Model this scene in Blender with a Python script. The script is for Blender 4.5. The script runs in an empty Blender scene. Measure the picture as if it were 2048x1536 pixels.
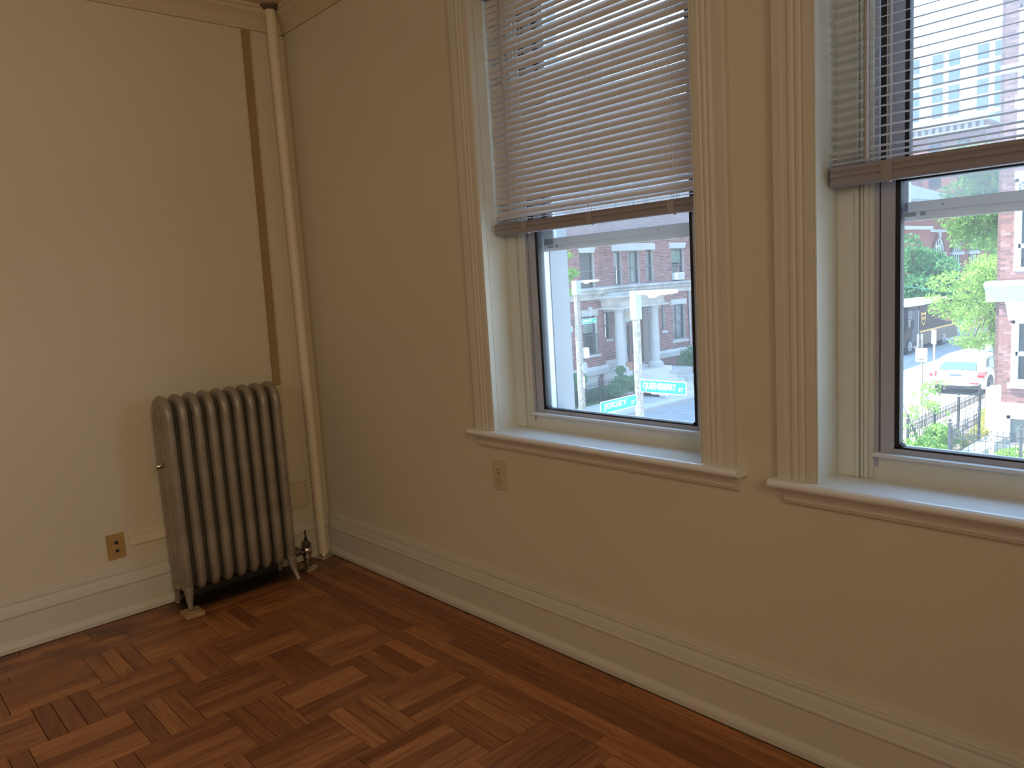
import bpy, bmesh, math, random
from mathutils import Vector, Matrix
import numpy as np
R = random.Random(7)
SC = bpy.context.scene
COL = SC.collection
PI = math.pi

# ------------------------------------------------------------------ camera
cam_d = bpy.data.cameras.new('camera'); cam = bpy.data.objects.new('camera', cam_d)
COL.objects.link(cam); SC.camera = cam
yaw, pit, rol = .831, -.1326, -.0618
fw = Vector((-math.sin(yaw)*math.cos(pit), math.cos(yaw)*math.cos(pit), math.sin(pit)))
rt = Vector((math.cos(yaw), math.sin(yaw), 0)); up = rt.cross(fw)
r2 = rt*math.cos(rol)+up*math.sin(rol); u2 = -rt*math.sin(rol)+up*math.cos(rol)
cam.matrix_world = Matrix(((r2.x, u2.x, -fw.x, 3.4578), (r2.y, u2.y, -fw.y, -1.8262), (r2.z, u2.z, -fw.z, 1.3091), (0, 0, 0, 1)))
cam_d.sensor_fit = 'HORIZONTAL'; cam_d.sensor_width = 36; cam_d.lens = 36*1517.6/2048
cam_d.clip_start = .05; cam_d.clip_end = 600

# ------------------------------------------------------------------ world, sun, fill lamps, exposure
w = bpy.data.worlds.new('sky'); SC.world = w; w.use_nodes = True
nt = w.node_tree; bg = nt.nodes['Background']
tc = nt.nodes.new('ShaderNodeTexCoord'); sep = nt.nodes.new('ShaderNodeSeparateXYZ'); rp = nt.nodes.new('ShaderNodeValToRGB')
nt.links.new(tc.outputs['Generated'], sep.inputs[0]); nt.links.new(sep.outputs[2], rp.inputs[0]); nt.links.new(rp.outputs[0], bg.inputs[0])
rp.color_ramp.elements[0].position = 0.0; rp.color_ramp.elements[0].color = (.66, .82, 1.0, 1)
rp.color_ramp.elements[1].position = .9; rp.color_ramp.elements[1].color = (.28, .55, 1.0, 1)
bg.inputs[1].default_value = 3.9
sd = bpy.data.lights.new('sun', 'SUN'); sd.energy = 15.0; sd.angle = .01; sd.color = (1, .95, .86)
so = bpy.data.objects.new('sun', sd); COL.objects.link(so)
so.rotation_euler = Vector((.60, .42, -1)).to_track_quat('-Z', 'Y').to_euler()
def area(name, loc, target, sx, sy, power, color):
    d = bpy.data.lights.new(name, 'AREA'); d.shape = 'RECTANGLE'; d.size = sx; d.size_y = sy; d.energy = power; d.color = color
    o = bpy.data.objects.new(name, d); COL.objects.link(o); o.location = loc
    o.rotation_euler = (Vector(target)-Vector(loc)).to_track_quat('-Z', 'Y').to_euler(); return o
area('fill_room', (4.95, -2.3, 2.15), (.0, -2.9, .9), 1.5, 1.1, 22, (1, .77, .50)).data.spread = math.radians(125)  # added warm fill, stands in for the room's unseen lighting
area('fill_rear', (3.2, -4.3, 2.2), (1.8, -.3, .9), 1.6, 1.2, 13, (1, .93, .85))  # second added fill, behind the camera, brightens the window wall
SC.view_settings.view_transform = 'Standard'; SC.view_settings.look = 'None'
SC.view_settings.gamma = 1; SC.view_settings.use_curve_mapping = False
SC.view_settings.exposure = 0.0

# ------------------------------------------------------------------ helpers
def lin(c): return tuple((v/12.92 if v <= .04045 else ((v+.055)/1.055)**2.4) for v in c)
def mat(name, col, rough=.6, metal=0, var=0, scale=8, bump=0, bscale=60, spec=.5, col2=None):
    m = bpy.data.materials.new(name); m.use_nodes = True; n = m.node_tree; b = n.nodes['Principled BSDF']
    b.inputs['Base Color'].default_value = (*col, 1); b.inputs['Roughness'].default_value = rough
    b.inputs['Metallic'].default_value = metal; b.inputs['Specular IOR Level'].default_value = spec
    if var or col2:
        t = n.nodes.new('ShaderNodeTexCoord'); x = n.nodes.new('ShaderNodeTexNoise'); x.inputs['Scale'].default_value = scale
        x.inputs['Detail'].default_value = 6
        n.links.new(t.outputs['Object'], x.inputs['Vector']); r = n.nodes.new('ShaderNodeValToRGB')
        a, c = r.color_ramp.elements; a.position = .3; c.position = .7
        lo = col2 if col2 else tuple(v*(1-var) for v in col)
        a.color = (*lo, 1); c.color = (*(tuple(min(1, v*(1+var)) for v in col) if not col2 else col), 1)
        n.links.new(x.outputs[0], r.inputs[0]); n.links.new(r.outputs[0], b.inputs['Base Color'])
    if bump:
        t = n.nodes.new('ShaderNodeTexCoord'); x = n.nodes.new('ShaderNodeTexNoise'); x.inputs['Scale'].default_value = bscale
        x.inputs['Detail'].default_value = 4
        n.links.new(t.outputs['Object'], x.inputs['Vector']); q = n.nodes.new('ShaderNodeBump'); q.inputs['Distance'].default_value = bump
        n.links.new(x.outputs[0], q.inputs['Height']); n.links.new(q.outputs[0], b.inputs['Normal'])
    return m

class MB:
    """collects vertices and faces (world coordinates) of ONE object"""
    def __init__(s): s.v = []; s.f = []; s.m = []; s.rnd = []; s.uv = []
    def add(s, vs, fs, mi=0):
        k = len(s.v); s.v += [tuple(p) for p in vs]; s.f += [tuple(i+k for i in f) for f in fs]; s.m += [mi]*len(fs); return s
    def box(s, x0, x1, y0, y1, z0, z1, mi=0):
        vs = [(x, y, z) for x in (x0, x1) for y in (y0, y1) for z in (z0, z1)]
        return s.add(vs, [(0, 1, 3, 2), (4, 6, 7, 5), (0, 4, 5, 1), (2, 3, 7, 6), (0, 2, 6, 4), (1, 5, 7, 3)], mi)
    def bar(s, a, b, w, h, mi=0, upv=(0, 0, 1)):
        a = Vector(a); b = Vector(b); d = (b-a).normalized(); u = Vector(upv)
        if abs(d.dot(u)) > .98: u = Vector((0, 1, 0))
        x = d.cross(u).normalized(); y = x.cross(d)
        vs = [p+x*(i*w/2)+y*(j*h/2) for p in (a, b) for i, j in ((-1, -1), (1, -1), (1, 1), (-1, 1))]
        return s.add(vs, [(0, 1, 2, 3), (7, 6, 5, 4), (0, 4, 5, 1), (1, 5, 6, 2), (2, 6, 7, 3), (3, 7, 4, 0)], mi)
    def tube(s, pts, rad, seg=10, mi=0, caps=True):
        pts = [Vector(p) for p in pts]; n = len(pts)
        rad = rad if isinstance(rad, (list, tuple)) else [rad]*n
        vs = []; ref = None
        for i, p in enumerate(pts):
            d = (pts[min(i+1, n-1)]-pts[max(i-1, 0)]).normalized()
            if ref is None:
                ref = Vector((0, 0, 1)) if abs(d.z) < .9 else Vector((1, 0, 0))
            x = d.cross(ref).normalized(); y = x.cross(d).normalized(); ref = y
            vs += [p+(x*math.cos(2*PI*k/seg)+y*math.sin(2*PI*k/seg))*rad[i] for k in range(seg)]
        fs = [(i*seg+k, i*seg+(k+1) % seg, (i+1)*seg+(k+1) % seg, (i+1)*seg+k) for i in range(n-1) for k in range(seg)]
        if caps: fs += [tuple(range(seg))[::-1], tuple((n-1)*seg+k for k in range(seg))]
        return s.add(vs, fs, mi)
    def lathe(s, c, prof, axis=(0, 0, 1), seg=20, mi=0):
        a = Vector(axis).normalized(); x = a.orthogonal().normalized(); y = a.cross(x); c = Vector(c); vs = []
        for r, h in prof: vs += [c+a*h+(x*math.cos(2*PI*k/seg)+y*math.sin(2*PI*k/seg))*r for k in range(seg)]
        n = len(prof)
        fs = [(i*seg+k, i*seg+(k+1) % seg, (i+1)*seg+(k+1) % seg, (i+1)*seg+k) for i in range(n-1) for k in range(seg)]
        fs += [tuple(range(seg))[::-1], tuple((n-1)*seg+k for k in range(seg))]
        return s.add(vs, fs, mi)
    def ext(s, prof, o, du, dv, dl, length, mi=0, caps=True):
        """profile (u,v) closed polygon swept along dl"""
        o = Vector(o); du = Vector(du); dv = Vector(dv); dl = Vector(dl); n = len(prof)
        vs = [o+du*u+dv*v+dl*t for t in (0, length) for u, v in prof]
        fs = [(i, (i+1) % n, n+(i+1) % n, n+i) for i in range(n)]
        if caps: fs += [tuple(range(n))[::-1], tuple(range(n, 2*n))]
        return s.add(vs, fs, mi)
    def mitre(s, prof, pts_ofs, mi=0): pass
    def ball(s, c, r, seg=10, rings=7, mi=0, sc=(1, 1, 1)):
        c = Vector(c); vs = []; fs = []
        for i in range(rings+1):
            t = PI*i/rings
            for k in range(seg):
                p = 2*PI*k/seg; vs.append((c.x+r*sc[0]*math.sin(t)*math.cos(p), c.y+r*sc[1]*math.sin(t)*math.sin(p), c.z+r*sc[2]*math.cos(t)))
        for i in range(rings):
            for k in range(seg): fs.append((i*seg+k, (i+1)*seg+k, (i+1)*seg+(k+1) % seg, i*seg+(k+1) % seg))
        return s.add(vs, fs, mi)
    def build(s, name, mats, parent=None, smooth=False, bevel=0, bseg=2, fix=True, kind=None, label=None):
        me = bpy.data.meshes.new(name); me.from_pydata(s.v, [], s.f); me.update()
        mats = mats if isinstance(mats, (list, tuple)) else [mats]
        for m in mats: me.materials.append(m)
        if any(s.m): me.polygons.foreach_set('material_index', s.m)
        if fix:
            b = bmesh.new(); b.from_mesh(me)
            bmesh.ops.recalc_face_normals(b, faces=b.faces)
            if bevel:
                bmesh.ops.bevel(b, geom=[e for e in b.edges if e.is_manifold and e.calc_face_angle(0) > .6], offset=bevel, segments=bseg, affect='EDGES', clamp_overlap=True)
            b.to_mesh(me); b.free()
        if smooth:
            me.polygons.foreach_set('use_smooth', [True]*len(me.polygons))
            try: me.set_sharp_from_angle(angle=math.radians(42))
            except Exception: pass
        o = bpy.data.objects.new(name, me); COL.objects.link(o)
        if parent is not None:
            o.parent = parent
            off = Vector(parent.location); p = parent.parent
            while p is not None: off = off+Vector(p.location); p = p.parent
            o.location = -off
        if kind: o['kind'] = kind
        if label: o['label'] = label
        return o
def tag(o, label, cat, group=None):
    o['label'] = label; o['category'] = cat
    if group: o['group'] = group
    return o
def thing(name, loc, label, cat, group=None):
    o = bpy.data.objects.new(name, None); COL.objects.link(o); o.location = loc; o.empty_display_size = .1
    return tag(o, label, cat, group)
def struct(o): o['kind'] = 'structure'; return o
def sempty(name, loc=(0, 0, 0)):
    o = bpy.data.objects.new(name, None); COL.objects.link(o); o.location = loc; o['kind'] = 'structure'; return o
def inst(src, name, loc, parent=None, rot=None, label=None):
    o = bpy.data.objects.new(name, src.data); COL.objects.link(o); o.location = loc
    if rot: o.rotation_euler = rot
    if parent is not None: o.parent = parent
    return o
def text_mesh(body, origin, du, dv, width, height, mat_, name, parent, depth=.003, bold=0):
    """flat lettering fitted to width x height, standing at origin along du (right) and dv (up)"""
    cu = bpy.data.curves.new(name, 'FONT'); cu.body = body; cu.extrude = .0; cu.offset = bold; cu.resolution_u = 3
    t = bpy.data.objects.new(name, cu); COL.objects.link(t)
    bpy.context.view_layer.update()
    dg = bpy.context.evaluated_depsgraph_get(); me = bpy.data.meshes.new_from_object(t.evaluated_get(dg))
    bpy.data.objects.remove(t); bpy.data.curves.remove(cu)
    xs = [v.co.x for v in me.vertices]; ys = [v.co.y for v in me.vertices]
    x0, x1, y0, y1 = min(xs), max(xs), min(ys), max(ys)
    du = Vector(du); dv = Vector(dv); nn = du.cross(dv); o = Vector(origin); b = MB()
    vs = [o+du*((v.co.x-x0)/(x1-x0)*width)+dv*((v.co.y-y0)/(y1-y0)*height)+nn*depth for v in me.vertices]
    b.add(vs, [tuple(p.vertices) for p in me.polygons]); bpy.data.meshes.remove(me)
    return b.build(name, mat_, parent, fix=False)

# ------------------------------------------------------------------ materials, inside
WALL = (.70, .625, .475)
M_wall = mat('cream_wall_paint', WALL, .75, var=.03, scale=1.5, bump=.0006, bscale=120)
M_ceil = mat('cream_ceiling_paint', (.66, .56, .40), .85, bump=.0006, bscale=90)
M_trim = mat('cream_trim_enamel', (.68, .63, .52), .42, var=.02, scale=3, bump=.0006, bscale=30)
M_jamb = mat('white_jamb_enamel', (.74, .75, .66), .4, var=.03, scale=4, bump=.0004, bscale=40)
M_stool = mat('white_stool_enamel', (.86, .87, .84), .22, var=.03, scale=6, bump=.0005, bscale=30)
M_alu = mat('painted_aluminium', (.46, .49, .56), .45, var=.05)
M_alu2 = mat('pale_aluminium', (.78, .82, .84), .4, var=.05)
M_rubber = mat('black_gasket', (.012, .016, .022), .5)
M_dark = mat('dark_gap', (.02, .017, .012), .9)
M_blind = mat('blind_vinyl', (.70, .69, .69), .42)
M_rail = mat('blind_rail_vinyl', (.33, .31, .33), .45)
M_cord = mat('white_cord', (.8, .8, .78), .7)
M_wand = mat('clear_wand', (.42, .39, .39), .25)
M_rad = mat('silver_radiator_paint', (.33, .285, .22), .42, .35, var=.18, scale=9, bump=.0012, bscale=45)
M_chrome = mat('worn_chrome', (.62, .58, .52), .25, 1, var=.2, scale=40)
M_iron = mat('grimy_iron', (.16, .13, .10), .45, .6, var=.4, scale=30)
M_pipe = mat('cream_pipe_paint', (.80, .70, .52), .5, var=.05, scale=6, bump=.0008, bscale=30)
M_race = mat('brown_metal_raceway', (.36, .25, .12), .55, var=.06, scale=5)
M_race2 = mat('cream_raceway', (.62, .53, .37), .55, var=.05)
M_plate = mat('ivory_plate', (.62, .52, .33), .35)
M_brass = mat('tarnished_brass_plate', (.50, .32, .11), .42, .15, var=.15, scale=30)
M_wood_block = mat('bare_wood_block', (.42, .27, .14), .7, var=.2, scale=30)

def wood_floor_mat():
    m = bpy.data.materials.new('oak_parquet'); m.use_nodes = True; n = m.node_tree; b = n.nodes['Principled BSDF']
    uv = n.nodes.new('ShaderNodeUVMap'); at = n.nodes.new('ShaderNodeAttribute'); at.attribute_name = 'rnd'
    mp = n.nodes.new('ShaderNodeMapping'); mp.inputs['Scale'].default_value = (3.0, 42, 1)
    n.links.new(uv.outputs[0], mp.inputs[0])
    no = n.nodes.new('ShaderNodeTexNoise'); no.inputs['Scale'].default_value = 1.6; no.inputs['Detail'].default_value = 7; no.inputs['Distortion'].default_value = 1.4
    n.links.new(mp.outputs[0], no.inputs['Vector'])
    mp2 = n.nodes.new('ShaderNodeMapping'); mp2.inputs['Scale'].default_value = (9, 260, 1); n.links.new(uv.outputs[0], mp2.inputs[0])
    n2 = n.nodes.new('ShaderNodeTexNoise'); n2.inputs['Scale'].default_value = 1; n2.inputs['Detail'].default_value = 3; n.links.new(mp2.outputs[0], n2.inputs['Vector'])
    r = n.nodes.new('ShaderNodeValToRGB'); e = r.color_ramp.elements
    e[0].position = .28; e[0].color = (.24, .080, .026, 1); e[1].position = .72; e[1].color = (.54, .22, .08, 1)
    x = e.new(.5); x.color = (.42, .155, .052, 1)
    n.links.new(no.outputs[0], r.inputs[0])
    mx = n.nodes.new('ShaderNodeMixRGB'); mx.blend_type = 'MULTIPLY'; mx.inputs[0].default_value = .35
    n.links.new(r.outputs[0], mx.inputs[1]); n.links.new(n2.outputs[0], mx.inputs[2])
    # each strip has its own tone
    r2_ = n.nodes.new('ShaderNodeValToRGB'); q = r2_.color_ramp.elements
    q[0].position = 0; q[0].color = (.66, .56, .50, 1); q[1].position = 1; q[1].color = (1.32, 1.42, 1.35, 1); z = q.new(.5); z.color = (.98, .96, .95, 1)
    n.links.new(at.outputs['Fac'], r2_.inputs[0])
    m2 = n.nodes.new('ShaderNodeMixRGB'); m2.blend_type = 'MULTIPLY'; m2.inputs[0].default_value = 1
    n.links.new(mx.outputs[0], m2.inputs[1]); n.links.new(r2_.outputs[0], m2.inputs[2])
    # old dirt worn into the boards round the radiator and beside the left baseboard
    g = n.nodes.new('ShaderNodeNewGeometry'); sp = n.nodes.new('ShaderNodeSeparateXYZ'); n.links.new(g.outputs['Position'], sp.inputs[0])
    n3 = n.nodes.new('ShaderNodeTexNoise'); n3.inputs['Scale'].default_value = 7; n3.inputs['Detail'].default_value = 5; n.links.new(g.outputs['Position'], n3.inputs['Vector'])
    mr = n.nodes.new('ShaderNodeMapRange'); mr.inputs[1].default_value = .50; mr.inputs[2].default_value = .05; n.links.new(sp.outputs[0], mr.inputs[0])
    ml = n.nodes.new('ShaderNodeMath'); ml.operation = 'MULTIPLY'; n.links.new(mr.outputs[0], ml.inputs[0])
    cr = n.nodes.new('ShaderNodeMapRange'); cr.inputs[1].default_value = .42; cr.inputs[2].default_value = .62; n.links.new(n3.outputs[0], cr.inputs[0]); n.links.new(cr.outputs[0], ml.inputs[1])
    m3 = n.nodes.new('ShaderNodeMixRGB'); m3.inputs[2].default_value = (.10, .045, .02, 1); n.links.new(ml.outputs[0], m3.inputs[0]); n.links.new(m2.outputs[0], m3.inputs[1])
    # grime plus painted shadow: boards go near black under the radiator
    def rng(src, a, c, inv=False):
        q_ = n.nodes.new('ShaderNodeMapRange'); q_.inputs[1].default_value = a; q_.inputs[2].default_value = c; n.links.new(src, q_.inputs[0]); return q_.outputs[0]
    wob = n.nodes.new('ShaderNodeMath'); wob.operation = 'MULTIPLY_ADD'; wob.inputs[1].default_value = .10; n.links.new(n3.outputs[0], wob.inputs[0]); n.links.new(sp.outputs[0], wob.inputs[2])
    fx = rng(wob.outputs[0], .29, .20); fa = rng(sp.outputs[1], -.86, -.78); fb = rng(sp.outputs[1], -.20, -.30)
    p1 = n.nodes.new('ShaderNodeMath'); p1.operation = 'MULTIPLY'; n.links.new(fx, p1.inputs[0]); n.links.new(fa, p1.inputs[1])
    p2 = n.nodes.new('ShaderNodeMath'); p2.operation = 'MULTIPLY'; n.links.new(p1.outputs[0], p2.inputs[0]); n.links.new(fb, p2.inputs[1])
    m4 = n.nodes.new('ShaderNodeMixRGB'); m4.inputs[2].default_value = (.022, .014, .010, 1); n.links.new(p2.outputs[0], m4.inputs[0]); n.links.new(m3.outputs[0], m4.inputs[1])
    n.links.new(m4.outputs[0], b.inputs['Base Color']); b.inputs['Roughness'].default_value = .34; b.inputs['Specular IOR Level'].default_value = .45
    bp = n.nodes.new('ShaderNodeBump'); bp.inputs['Distance'].default_value = .0004; n.links.new(n2.outputs[0], bp.inputs['Height']); n.links.new(bp.outputs[0], b.inputs['Normal'])
    return m
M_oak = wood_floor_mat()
def glass_mat(name, tint=(.97, .99, .98), dust=.035):
    m = bpy.data.materials.new(name); m.use_nodes = True; n = m.node_tree; n.nodes.remove(n.nodes['Principled BSDF']); out = n.nodes['Material Output']
    t = n.nodes.new('ShaderNodeBsdfTransparent'); t.inputs[0].default_value = (*tint, 1)
    gl = n.nodes.new('ShaderNodeBsdfGlossy'); gl.inputs['Roughness'].default_value = .01; gl.inputs[0].default_value = (1, 1, 1, 1)
    lw = n.nodes.new('ShaderNodeLayerWeight'); lw.inputs[0].default_value = .5
    pw = n.nodes.new('ShaderNodeMath'); pw.operation = 'POWER'; pw.inputs[1].default_value = 5; n.links.new(lw.outputs['Facing'], pw.inputs[0])
    fr = n.nodes.new('ShaderNodeMath'); fr.operation = 'MULTIPLY_ADD'; fr.inputs[1].default_value = .6; fr.inputs[2].default_value = .03; n.links.new(pw.outputs[0], fr.inputs[0])
    a = n.nodes.new('ShaderNodeMixShader'); n.links.new(fr.outputs[0], a.inputs[0]); n.links.new(t.outputs[0], a.inputs[1]); n.links.new(gl.outputs[0], a.inputs[2])
    tr = n.nodes.new('ShaderNodeBsdfTranslucent'); tr.inputs[0].default_value = (.9, .95, 1, 1)
    c = n.nodes.new('ShaderNodeMixShader'); c.inputs[0].default_value = dust; n.links.new(a.outputs[0], c.inputs[1]); n.links.new(tr.outputs[0], c.inputs[2])
    n.links.new(c.outputs[0], out.inputs[0]); return m
M_glass = glass_mat('dusty_window_glass', dust=.045)
M_screen = glass_mat('insect_screen_mesh', (.86, .87, .88), .10)

# ------------------------------------------------------------------ room shell
RX, RY, H = 5.4, -4.7, 2.63
struct(MB().box(-.25, RX+.15, RY-.15, .25, -.25, -.021).build('floor_base', M_dark))
struct(MB().box(-.25, 0, RY-.15, .25, -.02, H).build('wall_left', M_wall))
struct(MB().box(-.25, RX+.15, RY-.15, .25, H, H+.2).build('ceiling', M_ceil))
struct(MB().box(0, RX, RY-.15, RY, -.02, H).build('wall_back', M_wall))
struct(MB().box(RX, RX+.15, RY-.15, .25, -.02, H).build('wall_far', M_wall))
WIN = [(1.372, 2.262, .771, 1.242, 2.386, 'w1'), (2.597, 3.487, .762, 2.474, 3.61, 'w2')]
HEAD = 2.33
wr = MB(); x = 0
for a, b, zs, *_ in WIN:
    a -= .02; b += .02
    wr.box(x, a, 0, .25, -.02, H); wr.box(a, b, 0, .25, -.02, zs-.03); wr.box(a, b, 0, .25, HEAD+.02, H); x = b
wr.box(x, RX, 0, .25, -.02, H)
struct(wr.build('wall_right', M_wall))
M_bb = mat('cream_baseboard_with_shade_and_grime', (.68, .63, .52), .42, bump=.0006, bscale=30)  # dark length behind the radiator: its shade, with grime, put into the colour
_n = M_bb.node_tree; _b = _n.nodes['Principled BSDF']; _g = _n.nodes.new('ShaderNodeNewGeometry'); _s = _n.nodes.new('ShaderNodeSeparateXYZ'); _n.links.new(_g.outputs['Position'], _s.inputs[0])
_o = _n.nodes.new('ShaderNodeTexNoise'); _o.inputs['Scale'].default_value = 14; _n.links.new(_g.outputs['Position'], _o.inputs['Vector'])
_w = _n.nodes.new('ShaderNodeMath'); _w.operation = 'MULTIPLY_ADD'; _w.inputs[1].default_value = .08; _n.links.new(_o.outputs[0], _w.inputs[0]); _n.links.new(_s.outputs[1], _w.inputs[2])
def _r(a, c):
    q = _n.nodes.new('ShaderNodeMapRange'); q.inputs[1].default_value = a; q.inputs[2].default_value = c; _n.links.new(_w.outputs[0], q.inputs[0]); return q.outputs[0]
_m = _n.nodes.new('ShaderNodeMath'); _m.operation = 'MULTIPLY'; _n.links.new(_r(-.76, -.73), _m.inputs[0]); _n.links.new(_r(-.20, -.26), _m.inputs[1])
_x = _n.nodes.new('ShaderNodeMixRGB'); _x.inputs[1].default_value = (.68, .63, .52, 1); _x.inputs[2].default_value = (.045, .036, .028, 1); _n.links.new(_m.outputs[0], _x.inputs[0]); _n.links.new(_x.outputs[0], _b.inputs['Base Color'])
BP = [(0, 0), (.033, 0), (.034, .018), (.031, .027), (.0235, .036), (.022, .04), (.022, .132), (.026, .138), (.0265, .143), (.0225, .147), (.021, .157), (.017, .172), (.012, .181), (.0115, .185),
      (.0175, .188), (.0175, .194), (.0145, .196), (.0145, .203), (.010, .206), (.009, .212), (0, .214)]
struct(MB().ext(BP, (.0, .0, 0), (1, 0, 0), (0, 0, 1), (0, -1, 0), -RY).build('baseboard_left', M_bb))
struct(MB().ext(BP, (.0, .0, 0), (0, -1, 0), (0, 0, 1), (1, 0, 0), RX).build('baseboard_right', M_trim))
CP = [(0, 2.528), (.012, 2.528), (.015, 2.536), (.012, 2.544), (.016, 2.552), (.022, 2.570), (.036, 2.588), (.050, 2.600), (.052, 2.612), (.062, 2.616), (.064, 2.63), (0, 2.63)]
struct(MB().ext(CP, (0, 0, 0), (1, 0, 0), (0, 0, 1), (0, -1, 0), -RY).build('trim_1', M_ceil))
struct(MB().ext(CP, (0, 0, 0), (0, -1, 0), (0, 0, 1), (1, 0, 0), RX).build('trim_2', M_ceil))

# ragged line of old dirt and broken paint where the floor meets the baseboards
def ragged(name, n, L, f):
    b = MB(); k = int(L/.012); wv = 0; vs = []
    for i in range(k+1):
        wv = .86*wv+R.uniform(-.5, .5); q = R.random(); w_ = .0045+.0028*max(0, wv)+(.008 if q > .985 else 0)
        vs += [f(i*.012, 0), f(i*.012, w_)]
    b.add(vs, [(2*i, 2*i+1, 2*i+3, 2*i+2) for i in range(k)])
    return struct(b.build(name, M_dirt))
M_dirt = mat('old_dirt', (.045, .035, .026), .95)
ragged('trim_3', 0, RX-.04, lambda t, w_: (.03+t, -.0325-w_, .0016))
ragged('trim_4', 0, 4.6, lambda t, w_: (.0325+w_, -.03-t, .0016))

# ------------------------------------------------------------------ parquet floor, strip by strip
floor = sempty('floor')
planks = []          # x0,x1,y0,y1,along_x
S = .0532
yy = -.022-.002
k = 0
while k < 6:          # border strips along the window wall
    y0 = -.355+(5-k)*.0555; x = .03-R.random()*.6
    while x < RX:
        L = R.uniform(.7, 1.9); planks.append((max(x, .03), min(x+L, RX), y0, y0+.0555, 1)); x += L
    k += 1
for k in range(5):    # border strips along the left wall
    x0 = .306-(k+1)*.0555; y = -.355+R.random()*0
    while y > RY:
        L = R.uniform(.6, 1.7); planks.append((x0, x0+.0555, max(y-L, RY), y, 0)); y -= L
W_ = .266
for c in range(20):
    xa = .306+c*W_; xb = xa+W_
    if xa > RX: break
    ph = -.63 if c % 2 == 0 else -.41
    y = -.355
    if c % 2 == 1: planks.append((xa, xb, -.41, -.355, 1))
    else:
        for i in range(5): planks.append((xa+i*S, xa+(i+1)*S, -.63, -.355, 0))
    y = ph
    while y > RY+.5:
        for i in range(3): planks.append((xa, xb, y-(i+1)*.055, y-i*.055, 1))
        y -= .165
        for i in range(5): planks.append((xa+i*S, xa+(i+1)*S, y-.275, y, 0))
        y -= .275
def proj(p):
    d = Vector(p)-cam.location; z = d.dot(fw)
    if z < .15: return None
    return 1024+1517.6*d.dot(r2)/z, 768-1517.6*d.dot(u2)/z, z
def plank_geo(b, pl, org=(0, 0)):
    x0, x1, y0, y1, ax = pl; g = .0010; c = .0010; h = R.uniform(-.0004, .0004)
    x0 += g; x1 -= g; y0 += g; y1 -= g
    vs = [(x0, y0, -.02), (x1, y0, -.02), (x1, y1, -.02), (x0, y1, -.02), (x0, y0, h-c), (x1, y0, h-c), (x1, y1, h-c), (x0, y1, h-c),
          (x0+c, y0+c, h), (x1-c, y0+c, h), (x1-c, y1-c, h), (x0+c, y1-c, h)]
    vs = [(a-org[0], b_-org[1], z) for a, b_, z in vs]
    fs = [(0, 1, 5, 4), (1, 2, 6, 5), (2, 3, 7, 6), (3, 0, 4, 7), (4, 5, 9, 8), (5, 6, 10, 9), (6, 7, 11, 10), (7, 4, 8, 11), (8, 9, 10, 11)]
    o1, o2, rn = R.uniform(0, 40), R.uniform(0, 40), R.random()
    b.add(vs, fs); b.rnd += [rn]*12
    for f in fs:
        for i in f:
            X, Y, _ = vs[i]; b.uv.append((X+o1, Y+o2) if ax else (Y+o1, X+o2))
def plank_obj(b, name, parent, loc=(0, 0, 0), kind=None):
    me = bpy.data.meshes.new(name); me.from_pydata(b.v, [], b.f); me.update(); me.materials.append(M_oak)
    u = me.uv_layers.new(name='UVMap'); u.data.foreach_set('uv', [c for p in b.uv for c in p])
    a = me.attributes.new('rnd', 'FLOAT', 'POINT'); a.data.foreach_set('value', b.rnd)
    o = bpy.data.objects.new(name, me); COL.objects.link(o); o.parent = parent; o.location = loc
    if kind: o['kind'] = kind
    return o
sc_ = []
for i, pl in enumerate(planks):
    cx, cy = (pl[0]+pl[1])/2, (pl[2]+pl[3])/2
    best = 0
    for t in (-.45, -.2, 0, .2, .45):
        q = proj((cx+(pl[1]-pl[0])*t, cy+(pl[3]-pl[2])*t, 0)) if 1 else None
        if q and -10 < q[0] < 2058 and -10 < q[1] < 1550: best = max(best, (pl[1]-pl[0])*(pl[3]-pl[2])/q[2]**3)
    sc_.append((best, i))
sc_.sort(reverse=True); top = set(i for s, i in sc_[:300] if s > 0)
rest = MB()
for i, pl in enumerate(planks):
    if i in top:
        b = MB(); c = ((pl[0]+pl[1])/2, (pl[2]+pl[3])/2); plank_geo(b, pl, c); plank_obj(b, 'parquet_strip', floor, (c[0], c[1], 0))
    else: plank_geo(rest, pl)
plank_obj(rest, 'parquet_strips', floor, kind='stuff')
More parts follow.
